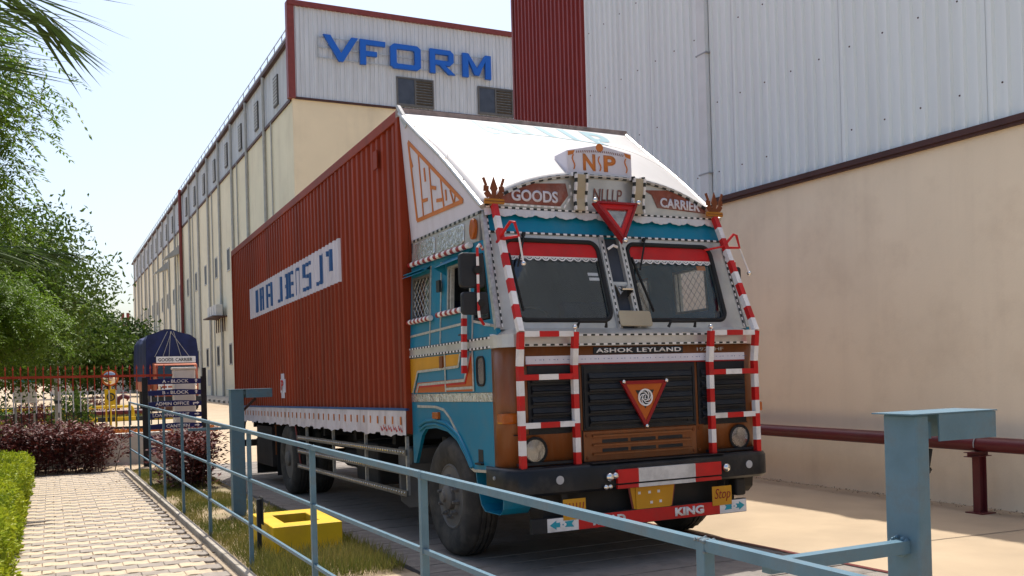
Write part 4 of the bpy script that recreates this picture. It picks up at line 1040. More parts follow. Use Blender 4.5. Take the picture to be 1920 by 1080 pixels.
# ---- cab sides
def sxo(z): return .05 + (.05*(z-1.8) if z > 1.8 else 0)
def yf(z): return -1.9+.32*(z-1.84)
def spoly(mb, pts, d0, d1, s, mi=0):
    # polygon in (y,z) on the cab side, from depth d0 (outside) to d1
    A = [(sxo(z)+d0, y, z) for y, z in pts]; C = [(sxo(z)+d1, y, z) for y, z in pts]
    if s: A = [(BX-x, y, z) for x, y, z in A]; C = [(BX-x, y, z) for x, y, z in C]
    n = len(pts); ar = sum(pts[i][0]*pts[(i+1) % n][1]-pts[(i+1) % n][0]*pts[i][1] for i in range(n))
    flip = (ar > 0) != bool(s)
    top = tuple(range(n)); bot = tuple(range(n, 2*n)); sd_ = [(i, (i+1) % n, (i+1) % n+n, i+n) for i in range(n)]
    fs = [top[::-1], bot]+[q for q in sd_] if flip else [top, bot[::-1]]+[q[::-1] for q in sd_]
    return mb.add(A+C, fs, mi)
def srect(mb, y0, y1, z0, z1, d0, d1, s, mi=0): return spoly(mb, [(y0,z0),(y1,z0),(y1,z1),(y0,z1)], d0, d1, s, mi)
def spt(d, y, z, s): x = sxo(z)+d; return (BX-x if s else x, y, z)
def lattice(mb, y0, y1, z0, z1, d, s, step=.085):
    # crossed window wires
    hgt = z1-z0; n = int((y1-y0+hgt)/step)+1
    for sg in (0, 1):
        for i in range(n):
            c = y0-hgt+i*step; a = max(y0, c); b = min(y1, c+hgt)
            if b-a < .02: continue
            za, zb_ = z0+(a-c), z0+(b-c)
            if sg: za, zb_ = z1-(a-c), z1-(b-c)
            p, q = Vector(spt(d+.003*sg, a, za, s)), Vector(spt(d+.003*sg, b, zb_, s))
            mb.tube([p, p.lerp(q, .5), q], .0028, 4)
for s in (0, 1):
    m = MB()
    for (a, b, c, d_) in ((-.05,.0,1.80,2.56),(-.49,-.05,1.80,2.06),(-.49,-.05,2.43,2.56),(-.92,-.49,1.80,2.56),(-1.40,-.92,1.80,2.05),(-1.40,-.92,2.43,2.56),(-1.48,-1.40,1.80,2.56)): srect(m, a, b, c, d_, 0, .035, s)
    spoly(m, [(-1.48,1.80),(yf(1.80)-.0,1.80),(yf(1.93),1.93),(-1.48,1.93)], 0, .035, s)
    spoly(m, [(-1.48,2.46),(yf(2.46),2.46),(yf(2.56),2.56),(-1.48,2.56)], 0, .035, s)
    spoly(m, [(yf(1.93)+.075,1.93),(yf(1.93),1.93),(yf(2.46),2.46),(yf(2.46)+.06,2.46)], 0, .035, s)
    up_ = B('upper_side', m, M['blue'])
    # lower side with wheel arch
    low = [(0,1.30),(0,.74),(-.06,.74),(-.24,1.0),(-.34,1.06),(-.60,1.075),(-.86,1.05),(-1.06,.98),(-1.22,.86),(-1.32,.765),(-1.42,.745),(-1.80,.765),(-1.80,1.30)]
    m = MB()
    spoly(m, [(0,1.30),(0,.74),(-.06,.74),(-.24,1.0),(-.34,1.06),(-.60,1.075),(-.60,1.30)], 0, .03, s)
    spoly(m, [(-.60,1.30),(-.60,1.075),(-.86,1.05),(-1.06,.98),(-1.06,1.30)], 0, .03, s)
    spoly(m, [(-1.06,1.30),(-1.06,.98),(-1.22,.86),(-1.32,.765),(-1.42,.745),(-1.42,1.30)], 0, .03, s)
    srect(m, -1.80, -1.42, .755, 1.30, 0, .03, s)
    lo_ = B('lower_side', m, M['blue'])
    # fender lip: two raised ridges following the arch
    for off, r_ in ((.055, .016), (.02, .012)):
        pts = [(-.20,1.02+off*1.2),(-.36,1.075+off),(-.60,1.09+off),(-.86,1.065+off),(-1.08-off*.5,.995+off*.7),(-1.24-off*.7,.87+off*.5),(-1.33-off,.78)]
        B('fender_lip', MB().tube([spt(-.006, a, b, s) for a, b in pts], r_, 8), M['blue'], lo_, True)
    pts = [(-.16,1.262),(-.62,1.258),(-.80,1.235),(-.93,1.17),(-1.08,1.05),(-1.20,.92),(-1.34,.78),(-1.42,.757),(-1.80,.772)]
    m = MB()
    for p, q in zip(pts[:-1], pts[1:]): m.beam(spt(-.004, *p, s), spt(-.004, *q, s), .022, .007, (1,0,0))
    B('trim_strip', m, M['trimal'], lo_)
    B('side_marker', MB().box(*((.02,.052) if not s else (BX-.052, BX-.02)), -.71, -.58, 1.155, 1.215), M['amber'], lo_, bevel=.006)
    m = MB(); srect(m, -1.59, -1.50, .83, .93, -.003, .001, s); srect(m, -1.60, -1.485, .812, .826, -.03, 0, s)
    B('step_slot', m, M['black'], lo_)
    # decorated middle band
    m = MB(); srect(m, -1.80, 0, 1.375, 1.705, 0, .03, s); md = B('mid_side', m, M['blue'])
    m = MB(); spoly(m, [(0,1.70),(-1.20,1.695),(-1.16,1.585),(-.20,1.57),(-.06,1.385),(0,1.385)], -.004, 0, s); B('yellow_flash', m, M['yellow'], md)
    m = MB(); spoly(m, [(-.10,1.385),(-.18,1.475),(-1.30,1.49),(-1.44,1.69),(-1.46,1.69),(-1.46,1.385)], -.004, 0, s); B('orange_flash', m, M['orange'], md)
    m = MB()
    for pts in ([(-.06,1.385),(-.20,1.575),(-1.16,1.59),(-1.21,1.70)], [(-.16,1.385),(-.22,1.455),(-1.28,1.475),(-1.42,1.69)], [(-.88,1.41),(-1.45,1.415)], [(-.87,1.385),(-.87,1.705)], [(-1.46,1.385),(-1.46,1.705)]):
        for p, q in zip(pts[:-1], pts[1:]): m.beam(spt(-.008, *p, s), spt(-.008, *q, s), .022, .006, (1,0,0))
    B('trim_strip', m, M['trimal'], md)
    m = MB()
    for pts in ([(-.2,1.437),(-1.29,1.452),(-1.42,1.655)],):
        for p, q in zip(pts[:-1], pts[1:]): m.beam(spt(-.007, *p, s), spt(-.007, *q, s), .014, .004, (1,0,0))
    B('red_stripe', m, M['red'], md)
    m = MB(); srect(m, -1.80, 0, 1.303, 1.372, -.003, .03, s); B('embossed_strip', m, M['emboss'])
    m = MB(); srect(m, -1.80, 0, 1.708, 1.797, -.006, .03, s); bd = B('waist_band', m, M['silver'])
    m = MB()
    for z in (1.718, 1.788): dashes(m, spt(-.008, 0, z, s), spt(-.008, -1.80, z, s), .016, .006, .035, (1,0,0))
    B('edging', m, [M['gblack'], M['white']], bd)
    # window at the back of the cab
    fr_ = MB()
    for (a, b, c, d_) in ((-.50,-.475,2.05,2.44),(-.065,-.04,2.05,2.44),(-.475,-.065,2.05,2.072),(-.475,-.065,2.42,2.44)): srect(fr_, a, b, c, d_, -.004, .04, s)
    wn = B('rear_side_window', fr_, M['winframe'])
    m = MB(); srect(m, -.475, -.065, 2.072, 2.42, .028, .032, s); B('pane', m, M['glasss'], wn)
    m = MB(); lattice(m, -.475, -.065, 2.072, 2.42, .006, s); B('wire_lattice', m, M['wire'], wn)
    m = MB(); spoly(m, [(-.50,2.47),(-.03,2.47),(-.03,2.475),(-.50,2.475)], -.09, 0, s)
    m.add([spt(-.002,-.52,2.505,s), spt(-.002,-.02,2.505,s), spt(-.10,-.01,2.44,s), spt(-.10,-.53,2.44,s)], [(0,1,2,3)])
    B('window_hood', m, M['blue'], wn)
    # door window
    fr_ = MB()
    for (a, b, c, d_) in ((-1.41,-1.385,2.04,2.44),(-.935,-.91,2.04,2.44),(-1.385,-.935,2.04,2.062),(-1.385,-.935,2.42,2.44)): srect(fr_, a, b, c, d_, -.004, .04, s)
    srect(fr_, -.99, -.97, 2.062, 2.42, .0, .03, s)
    dw = B('door_window', fr_, M['trimal'])
    m = MB(); m.add([spt(-.002,-1.42,2.515,s), spt(-.002,-.86,2.505,s), spt(-.10,-.84,2.435,s), spt(-.10,-1.44,2.445,s)], [(0,1,2,3)]); m.add([spt(-.002,-.86,2.505,s), spt(-.10,-.84,2.435,s), spt(-.002,-.88,2.37,s)], [(0,1,2)])
    B('window_hood', m, M['blue'], dw)
    if s:
        m = MB(); lattice(m, -1.385, -.935, 2.062, 2.42, .006, s); B('wire_lattice', m, M['wire'], dw)
    q = [(-1.48,1.93),(yf(1.93)+.075,1.93),(yf(2.46)+.06,2.46),(-1.48,2.46)]
    m = MB(); spoly(m, q, .012, .016, s); qw = B('quarter_window', m, M['glasss'])
    m = MB().tube([spt(.002, a, b, s) for a, b in [(-1.50,1.95),(-1.60,1.945),(yf(1.95)+.10,1.95),(yf(2.0)+.085,2.0),(yf(2.42)+.075,2.42),(yf(2.44)+.10,2.445),(-1.52,2.445),(-1.495,2.42),(-1.495,1.97),(-1.50,1.95)]], .011, 6)
    B('rubber_seal', m, M['rubber'], qw, True)
    m = MB()
    for (a, b) in (((-.77,1.80),(-.77,2.50)),((-1.46,1.80),(-1.46,2.06)),((-.02,1.905),(-1.30,1.935)),((-1.46,1.94),(-1.86,1.875)),((-.52,1.80),(-.52,2.5))): m.beam(spt(-.004, *a, s), spt(-.004, *b, s), .02, .007, (1,0,0))
    B('trim_strip', m, M['trimal'], up_)
    # hinges, handle
    for (y, z) in ((-.79,2.29),(-.80,1.64)): B('hinge', MB().box(*((.03,.05) if not s else (BX-.05, BX-.03)), y-.035, y+.035, z-.05, z+.05), M['gblack'] if z > 2 else M['trbrown'], up_)
    B('door_handle', MB().tube([spt(-.02, -1.22, 1.845, s), spt(-.035, -1.36, 1.85, s)], .008, 6), M['gblack'], up_)
    # striped rolls below the windows and over the door
    for (ya, yb, z0, z1, n) in ((-.02,-.60,2.035,2.035,12),(-.76,-1.30,2.045,2.045,10),(-.03,-1.46,2.565,2.545,22)):
        m = MB()
        for i in range(n):
            a, b = i/n, (i+1)/n
            m.tube([spt(-.03, ya+(yb-ya)*a, z0+(z1-z0)*a, s), spt(-.03, ya+(yb-ya)*b, z0+(z1-z0)*b, s)], .024, 10, i % 2)
        B('striped_roll', m, [M['redd'], M['white']])
    m = MB(); striped(m, [spt(-.045, -1.38, 2.03, s), spt(-.045, -1.37, 1.53, s)], .04, .03, .062, 0, 1); B('grab_rail', m, [M['white'], M['red']])
    m = MB(); c_ = [(-1.59+.085*math.cos(a)*(1 if True else 1), 1.54+.105*math.sin(a)) for a in np.linspace(0, 6.283, 25)[:-1]]
    c_ = [(-1.60+(.075 if math.cos(a) > 0 else -.075)*abs(math.cos(a))**.5, 1.54+(.11 if math.sin(a) > 0 else -.11)*abs(math.sin(a))**.5) for a in np.linspace(0, 6.283, 29)[:-1]]
    spoly(m, c_, -.002, .002, s); ov = B('kerb_window', m, M['pane'])
    B('rubber_seal', MB().tube([spt(-.003, a, b, s) for a, b in c_+[c_[0]]], .010, 6), M['rubber'], ov, True)
    # step
    m = MB()
    pts = [(-1.38,.76),(-1.40,.66),(-1.47,.49),(-1.54,.445),(-1.82,.445),(-1.87,.49),(-1.89,.64)]
    for p, q in zip(pts[:-1], pts[1:]):
        xa = (.07, .30) if not s else (BX-.30, BX-.07)
        m.prism([(xa[0], *p), (xa[1], *p), (xa[1], *q), (xa[0], *q)], (0, -.012, .006))
    B('foot_step', m, M['blue'] if not s else M['under'])
    # chromed band and white side of the hood
    m = MB(); srect(m, -1.57, -.02, 2.562, 2.775, -.004, .03, s); cbnd = B('foil_band', m, M['silver'])
    m = MB()
    for (a, b) in ((-.10,-.62),(-.70,-1.28)):
        spoly(m, [(a,2.60),(a-.04,2.585),(b+.04,2.585),(b,2.60),(b,2.735),(b+.04,2.75),(a-.04,2.75),(a,2.735)], -.018, -.004, s)
    B('embossed_panel', m, M['emboss'], cbnd, bevel=.006)
    m = MB(); dashes(m, spt(-.006, -.02, 2.785, s), spt(-.006, -1.60, 2.785, s), .022, .01, .05, (1,0,0)); B('edging', m, [M['gblack'], M['trimal']], cbnd)
    m = MB()
    c2 = [(-1.50+.05*math.cos(a), 2.665+.085*math.sin(a)) for a in np.linspace(0, 6.283, 15)[:-1]]
    spoly(m, c2, -.045, -.004, s); B('corner_lamp', m, M['amber'], cbnd, bevel=.012)
    hs = [(-.005,3.955),(-.005,2.78),(-1.60,2.78)]
    m = MB(); A_ = [(.012, -.004, 3.985), (.058, -.85, 3.415), (.10, -1.60, 2.83), (.097, -1.60, 2.796), (.095, -.004, 2.796)]
    if s: A_ = [(BX-x, y, z) for x, y, z in A_]
    m.prism(A_, (.02 if not s else -.02, 0, 0)); sp = B('hood_side', m, M['panelw'])
    if True:
        def hp(y, z): x = .0955-.0702*(z-2.796)-.004; return (x if not s else BX-x, y, z)
        # orange triangle with the number 1920
        tri = [(-.178,3.68),(-.213,2.955),(-1.278,2.93)]; m = MB()
        for i in range(3):
            p, q = tri[i], tri[(i+1) % 3]; m.beam(hp(*p), hp(*q), .036, .004, (1,0,0))
        for (p, q, w_) in (((-.40,3.52),(-.377,2.97),.022),((-.625,3.36),(-.611,2.96),.022),((-.856,3.21),(-.868,2.96),.022),((-.505,3.37),(-.504,3.25),.03),((-.39,3.10),(-.515,3.09),.03),((-.606,3.18),(-.735,3.145),.032),((-.72,3.04),(-.84,3.025),.03),((-.94,3.09),(-.937,3.0),.024),((-1.035,3.07),(-1.087,2.947),.018),((-1.135,3.015),(-1.098,2.95),.018),((-.19,3.53),(-.225,3.44),.03)): m.beam(hp(*p), hp(*q), w_, .004, (1,0,0))
        B('number_1920', m, M['letor'], sp)
B('cab_back', MB().box(.09, BX-.09, -.035, -.015, .95, 2.79), M['interior'])
B('cab_roof', MB().box(.10, BX-.10, -1.60, -.02, 2.76, 2.79), M['interior'])
B('cab_floor', MB().box(.09, BX-.09, -1.95, -.03, 1.08, 1.12), M['interior'])
for x in (.08, BX-.08): B('door_lining', MB().box(x-.003, x+.003, -1.85, -.04, 1.12, 2.02), M['interior'])

# ---- cab front, lower
def plan_shell(mb, pts, z0, z1, mi=0, tz=None):
    # open ribbon wall following a plan outline
    n = len(pts); b = len(mb.v)
    for z in (z0, z1):
        for p in pts: mb.v.append((p[0], p[1]+(tz or 0)*(z-z0), z))
    for i in range(n-1): mb.f.append((b+i, b+i+1, b+i+n+1, b+i+n)); mb.m.append(mi)
def outline(yfr, x0=.05, cut=.14, back=-1.80, n=5):
    L = [(x0, back)]
    for k in range(n+1):
        a = math.pi/2*k/n; L.append((x0+cut*(1-math.cos(a)), (back-.06)+(yfr-back+.06)*math.sin(a)))
    return L+[(BX-x, y) for x, y in reversed(L)]
m = MB(); plan_shell(m, outline(-2.0), .80, 1.705)
fp_ = B('front_panel', m, M['brown'], smooth=True)
sl = fp_.modifiers.new('thick', 'SOLIDIFY'); sl.thickness = .02; sl.offset = -1
for b_ in ((.7,.706,-2.004,-1.99,.80,1.06),(1.765,1.771,-2.004,-1.99,.80,1.06),(.12,.6,-2.003,-1.99,1.045,1.052),(1.85,2.3,-2.003,-1.99,1.045,1.052)): B('front_seam', MB().box(*b_), M['black'], fp_)
for (x0, x1, nm) in ((.245,.690,5),(.712,1.772,5),(1.80,2.285,5)):
    gr_ = B('grille', MB().box(x0, x1, -2.012, -1.99, 1.052, 1.562), M['black'], bevel=.004)
    ins = .05 if x1-x0 > .6 else .025
    for k in range(5):
        z = 1.13+k*.083
        m = MB().prism([(x0+ins, -2.012, z), (x0+ins, -2.040, z-.012), (x0+ins, -2.036, z-.026), (x0+ins, -2.012, z+.030-.06)], (x1-x0-2*ins, 0, 0))
        m.prism([(x0+ins, -2.012, z+.034), (x0+ins, -2.024, z+.03), (x0+ins, -2.042, z-.006), (x0+ins, -2.012, z+.004)], (x1-x0-2*ins, 0, 0))
        B('slat', m, M['black'], gr_)
    if x1-x0 > .6:
        m = MB()
        for p, q in (((x0+.02,1.535),(x1-.02,1.535)),((x0+.02,1.075),(x1-.02,1.075)),((x0+.02,1.075),(x0+.02,1.535)),((x1-.02,1.075),(x1-.02,1.535))): m.beam((p[0],-2.014,p[1]), (q[0],-2.014,q[1]), .018, .012, (0,1,0))
        B('grille_border', m, M['black'], gr_)
        for x in (x0+.07, x1-.07): B('catch', MB().lathe([(.022,0),(.022,.008),(.001,.009)], (x,-2.012,1.10), (0,-1,0), 10), M['rubber'], gr_)
# lower brown louvre panel
lp_ = B('louvre_panel', MB().box(.706, 1.765, -2.012, -1.995, .815, 1.045), M['brown'], bevel=.004)
for z in (.885, .955):
    for k in range(3):
        x0 = .87+k*.26; B('air_slot', MB().box(x0, x0+.235, -2.0145, -2.005, z-.004, z+.024), M['black'], lp_)
for z in (.865, .935, 1.005): B('louvre_lip', MB().prism([(.78,-2.012,z),(.78,-2.032,z-.004),(.78,-2.034,z+.008),(.78,-2.012,z+.018)], (.92,0,0)), M['brown'], lp_)
m = MB()
for x in (.735, 1.735):
    for z in (.845, 1.015): m.lathe([(.014,0),(.012,.006),(.001,.007)], (x,-2.012,z), (0,-1,0), 8)
for x in (1.80, 2.26):
    for z in (.845, 1.02): m.lathe([(.012,0),(.010,.006),(.001,.007)], (x,-2.001,z), (0,-1,0), 8)
B('panel_bolts', m, M['trbrown'], lp_)
st_ = B('white_strip', MB().box(.235, 2.285, -2.016, -1.99, 1.574, 1.634), M['panelw'])
m = MB()
for k in range(17):
    x = .31+k*.12; m.box(x, x+.006, -2.0175, -2.014, 1.602, 1.607); m.box(x+.035, x+.055, -2.0175, -2.014, 1.603, 1.606); m.box(x+.07, x+.074, -2.0175, -2.014, 1.6, 1.61)
B('strip_print', m, M['bblue'], st_)
B('strip_edge', MB().box(.235, 2.285, -2.015, -1.99, 1.563, 1.5735), M['redd'], st_)
nm_ = B('name_plate', MB().box(.825, 1.665, -2.010, -1.99, 1.642, 1.696), M['black'], bevel=.003)
text('ASHOK LEYLAND', 'lettering', M['white'], (.845, -2.010, 1.652), (1,0,0), (0,0,1), .80, .034, nm_, .003, .02, space=1.08)
text('1920 HF', 'model_number', M['trimal'], (1.81, -2.001, 1.652), (1,0,0), (0,0,1), .27, .030, fp_, .003, .005)
# waist shelf
m = MB(); plan_shell(m, outline(-2.018, .043, .145, -1.80), 1.706, 1.803, tz=.05)
ol = outline(-2.013, .043, .145, -1.80); k = len(ol); b = len(m.v)
for (x, y) in ol: m.v.append((x, y, 1.803))
for (x, y) in ol: m.v.append((x+(1.25-x)*.03, max(y+.11, -1.905), 1.850))
for i in range(k-1): m.f.append((b+i, b+i+1, b+k+i+1, b+k+i)); m.m.append(0)
wb = B('waist_shelf', m, M['silver']); sl = wb.modifiers.new('thick', 'SOLIDIFY'); sl.thickness = .015; sl.offset = -1
m = MB()
for z in (1.718, 1.790): dashes(m, (.19, -2.022+.05*(z-1.706), z), (2.31, -2.022+.05*(z-1.706), z), .013, .006, .036, (0,1,0))
B('edging', m, [M['gblack'], M['white']], wb)


# ---- cab front, upper
NRM = Vector((0, -1, .32)).normalized(); UPV = Vector((0, .32, 1)).normalized()
def fu(x, z, off=0): return Vector((x, yf(z), z)) + NRM*off
def rr(x0, x1, z0, z1, r, n=5):
    L = []
    for (cx, cz, a0) in ((x1-r, z1-r, 0), (x0+r, z1-r, 90), (x0+r, z0+r, 180), (x1-r, z0+r, 270)):
        for k in range(n+1): a = rad(a0+90*k/n); L.append((cx+r*math.cos(a), cz+r*math.sin(a)))
    return L
def frame_cell(mb, outer, inner, r, off=0., depth=.05, mi=0):
    I = rr(*inner, r); O = rr(*outer, .0015); n = len(I); b = len(mb.v)
    for (pts, o_) in ((I, off), (O, off), (I, off-depth)): mb.v += [tuple(fu(x, z, o_)) for x, z in pts]
    for i in range(n):
        j = (i+1) % n; mb.f.append((b+i, b+j, b+n+j, b+n+i)[::-1]); mb.m.append(mi); mb.f.append((b+i, b+j, b+2*n+j, b+2*n+i)); mb.m.append(mi)
def fbox(mb, x0, x1, z0, z1, off0, off1, mi=0):
    A = [fu(x0,z0,off1), fu(x1,z0,off1), fu(x1,z1,off1), fu(x0,z1,off1)]
    return mb.prism(A, NRM*(off0-off1), mi)
m = MB()
frame_cell(m, (.085,1.115,1.842,2.615), (.245,1.090,1.915,2.565), .075); frame_cell(m, (1.355,2.415,1.842,2.615), (1.375,2.225,1.915,2.565), .075)
ff = B('screen_frame', m, M['silver'])
for (x0, x1, nm) in ((.245,1.090,'l'),(1.375,2.225,'r')):
    gp = rr(x0-.01, x1+.01, 1.905, 2.575, .08)
    m = MB().prism([fu(x, z, -.02) for x, z in gp], NRM*.005); ws = B('windscreen', m, M['glassd'])
    B('rubber_seal', MB().tube([fu(x, z, .0) for x, z in rr(x0, x1, 1.915, 2.565, .075, 6)+[rr(x0, x1, 1.915, 2.565, .075, 6)[0]]], .019, 8), M['rubber'], ws, True)
    tp = [(x, z) for x, z in rr(x0+.012, x1-.012, 2.2, 2.552, .07, 5) if z > 2.44]
    zs = 2.435; m = MB().prism([fu(x, z, -.006) for x, z in [(x1-.012, zs)]+tp+[(x0+.012, zs)]], NRM*-.004); B('sun_strip', m, M['red'], ws)
    m = MB(); n = 11; wd = (x1-x0-.04)/n
    for k in range(n):
        c = x0+.02+wd*(k+.5)
        for ro_, ri in ((.036,.025),(.019,.009)):
            for i in range(8):
                a, b = math.pi+math.pi*i/8, math.pi+math.pi*(i+1)/8
                m.add([fu(c+ro_*math.cos(a), zs+ro_*math.sin(a), -.004), fu(c+ro_*math.cos(b), zs+ro_*math.sin(b), -.004), fu(c+ri*math.cos(b), zs+ri*math.sin(b), -.004), fu(c+ri*math.cos(a), zs+ri*math.sin(a), -.004)], [(0,1,2,3)])
        m.add([fu(c+wd*.5-.006, zs, -.004), fu(c+wd*.5+.006, zs, -.004), fu(c+wd*.5, zs-.03, -.004)], [(0,2,1)])
    fbox(m, x0+.012, x1-.012, zs-.006, zs, -.008, -.003)
    B('lace_border', m, M['white'], ws)
m = MB(); fbox(m, .96, 1.055, 2.29, 2.315, -.019, -.018); fbox(m, .965, 1.06, 2.25, 2.275, -.019, -.018); B('permit_sticker', m, M['white'])
m = MB(); fbox(m, 2.06, 2.15, 2.36, 2.40, -.019, -.018); B('permit_sticker', m, M['letor'])
# centre pillar
m = MB(); fbox(m, 1.116, 1.354, 1.842, 2.615, -.05, -.03); cp = B('centre_pillar', m, M['interior'])
m = MB()
for x in (1.116, 1.305): fbox(m, x, x+.049, 1.842, 2.615, -.03, .012)
fbox(m, 1.166, 1.304, 2.20, 2.235, -.03, .0)
B('pillar_strip', m, M['silver'], cp)
m = MB()
for x in (1.141, 1.330): dashes(m, fu(x, 1.85, .014), fu(x, 2.58, .014), .009, .005, .027, NRM)
B('edging', m, [M['gblack'], M['white']], cp)
m = MB(); m.prism([fu(1.175,2.20,.0), fu(1.295,2.20,.0), fu(1.285,2.13,.09), fu(1.185,2.13,.09)], (0,0,.012)); m.prism([fu(1.175,2.20,0), fu(1.185,2.12,.09), fu(1.19,2.10,.0)], (.006,0,0)); m.prism([fu(1.29,2.20,0), fu(1.28,2.12,.09), fu(1.275,2.10,.0)], (.006,0,0))
B('vent_scoop', m, M['chrome'], cp)
B('pipe_hook', MB().tube([fu(1.17,2.50,.03), fu(1.21,2.52,.06), fu(1.25,2.51,.05)], .012, 6), M['white'], cp, True)
tc_ = rr(1.13, 1.435, 1.848, 1.975, .02, 3)
B('tan_cloth', MB().prism([fu(x, z, .03)+Vector((0,0,.004*math.sin(x*40))) for x, z in tc_], NRM*.016), M['tan'], bevel=.006)
# blue band with edging
m = MB(); fbox(m, .10, 2.40, 2.617, 2.80, -.03, .0); bb = B('brow_panel', m, M['blue'])
m = MB(); dashes(m, fu(.11, 2.622, .006), fu(2.39, 2.622, .006), .014, .008, .034, NRM)
for x, xt in ((.105, .14), (2.395, 2.36)): dashes(m, fu(x, 1.86, .006), fu(xt, 2.78, .006), .010, .006, .028, NRM)
B('edging', m, [M['gblack'], M['white']], bb)
for s in (0, 1):
    a_, b_ = ((.068, .115) if not s else (BX-.068, BX-.115))
    B('pillar_cover', MB().beam((a_, yf(1.85)+.01, 1.85), (b_, yf(2.78)+.01, 2.78), .035, .045, NRM), M['trimal'], ff)
# wipers and handles
for (x0, xm, xb) in ((.42,.315,.30),(1.55,1.44,1.49)):
    wp = B('wiper', MB().tube([fu(x0,2.60,.03), fu(x0-.02,2.54,.035), fu(xm,2.33,.03)], .008, 6).ball(fu(x0,2.60,.02), .018, 8), M['rubber'])
    B('blade', MB().beam(fu(xm-.05,2.44,.018), fu(xb,1.98,.018), .012, .02, NRM), M['rubber'], wp)
for x in (.83, 1.68): B('front_handle', MB().tube([(x-.13,-1.985,1.852), (x-.12,-2.01,1.895), (x+.12,-2.01,1.895), (x+.13,-1.985,1.852)], .014, 8), M['rubber'], smooth=True)

# ---- interior
B('dashboard', MB().prism([(.1,-1.86,1.84),(.1,-1.55,1.80),(.1,-1.50,1.45),(.1,-1.9,1.45)], (2.3,0,0)), M['interior'], bevel=.02)
for x in (.55, 1.75):
    se = B('seat', MB().box(x-.28, x+.28, -1.05, -.5, 1.35, 1.52), M['seat'], bevel=.04)
    B('backrest', MB().prism([(x-.27,-.58,1.52),(x-.27,-.42,1.52),(x-.27,-.25,2.2),(x-.27,-.36,2.22)], (.54,0,0)), M['seat'], se, bevel=.03)
    B('pedestal', MB().box(x-.2, x+.2, -1.0, -.55, 1.12, 1.35), M['interior'], se)
sw = B('steering_wheel', MB().tube([(.55+.22*math.cos(a), -1.42-.10*math.sin(a), 1.86+.19*math.sin(a)) for a in np.linspace(0, 6.283, 25)], .014, 7), M['rubber'], smooth=True)
B('column', MB().tube([(.55,-1.42,1.86),(.55,-1.62,1.5)], .03, 8).beam((.34,-1.42,1.86),(.76,-1.42,1.86),.03,.015), M['rubber'], sw)
B('dash_tray', MB().box(1.62, 2.0, -1.78, -1.66, 1.845, 1.92), M['pane'], bevel=.01)

# ---- visor board, name box and hood
def arch(x): 
    t = abs(x-1.25)/1.13; return 2.835+.30*(1-t**2.6)
n = 28; VX0, VX1 = .13, 2.37
def vb(x, z, off=0): return Vector((x, -1.605+.05*(z-2.82)-off, z))
xs_ = [VX0+(VX1-VX0)*i/n for i in range(n+1)]
m = MB()
for a, b in zip(xs_[:-1], xs_[1:]): m.prism([vb(a,2.815), vb(b,2.815), vb(b,arch(b)), vb(a,arch(a))], (0,.05,0))
vis = B('visor_board', m, M['silver'])
m = MB(); k = 0
for a, b in zip(xs_[:-1], xs_[1:]):
    for h_ in (0, 1):
        p = a+(b-a)*h_/2; q = a+(b-a)*(h_+1)/2
        m.beam(vb(p,arch(p)-.004,.008), vb(q,arch(q)-.004,.008), .026, .02, (0,1,0), k % 2); k += 1
B('chain_edging', m, [M['gblack'], M['trimal']], vis)
m = MB(); dashes(m, vb(VX0,2.825,.012), vb(VX1,2.825,.012), .013, .01, .032, (0,1,0)); B('edging', m, [M['gblack'], M['white']], vis)
m = MB(); nn = 120
for i in range(nn):
    a, b = VX0-.02+(VX1-VX0+.04)*i/nn, VX0-.02+(VX1-VX0+.04)*(i+1)/nn
    d = lambda x: 2.812-.035-.022*abs(math.sin(x*17))-.008*abs(math.sin(x*51))
    m.prism([vb(a,d(a),.035), vb(b,d(b),.035), vb(b,2.815,.015), vb(a,2.815,.015)], (0,.006,0))
B('fringe', m, mk('fringe_pale', (.62,.58,.55), .5, metal=.3, var=.1, scale=8), vis)
m = MB(); m.prism([vb(.24,2.865,.002), vb(.80,2.862,.002), vb(.88,2.955,.002), vb(.86,3.055,.002), vb(.55,3.035,.002), vb(.30,2.955,.002)], (0,-.004,0))
gb = B('goods_plaque', m, M['letbr'], vis)
m = MB()
for p, q in (((.22,2.853),(.83,2.850)),((.83,2.85),(.91,2.955)),((.91,2.955),(.895,3.075))): dashes(m, vb(*p,.007), vb(*q,.007), .016, .006, .03, (0,1,0))
B('edging', m, [M['trimal'], M['white']], gb)
text('GOODS', 'lettering', M['panelw'], vb(.36,2.885,.006), (1,0,0), (0,0,1), .42, .095, gb, .003, .03)
m = MB(); m.prism([vb(1.62,3.045,.002), vb(1.70,3.01,.002), vb(1.75,2.90,.002), vb(2.25,2.872,.002), vb(2.27,2.93,.002), vb(2.05,3.01,.002), vb(1.86,3.055,.002)], (0,-.004,0))
cbp = B('carrier_plaque', m, M['letbr'], vis)
text('CARRIER', 'lettering', M['panelw'], vb(1.78,2.905,.006), (1,0,-.05), (0,0,1), .42, .085, cbp, .003, .035)
text('NLLLP', 'lettering', M['letbr'], vb(1.115,2.93,.002), (1,0,0), (.05,0,1), .28, .10, vis, .003, .0, shear=.1)
for x in (.965, 1.525):
    m = MB(); pts = [(3.13,.02),(3.12,.09),(3.02,.075),(2.93,.045),(2.83,.05)]
    for (z0, o0), (z1, o1) in zip(pts[:-1], pts[1:]): m.prism([vb(x-.045,z0,o0), vb(x+.045,z0,o0), vb(x+.045,z1,o1), vb(x-.045,z1,o1)], (0,.02,0))
    sb_ = B('visor_bracket', m, M['tan'], vis)
    m = MB()
    for dx in (-.05, .05):
        for (z0, o0), (z1, o1) in zip(pts[:-1], pts[1:]): dashes(m, vb(x+dx,z0,o0+.004), vb(x+dx,z1,o1+.004), .014, .03, .03, (0,1,0))
    B('edging', m, [M['gblack'], M['white']], sb_)
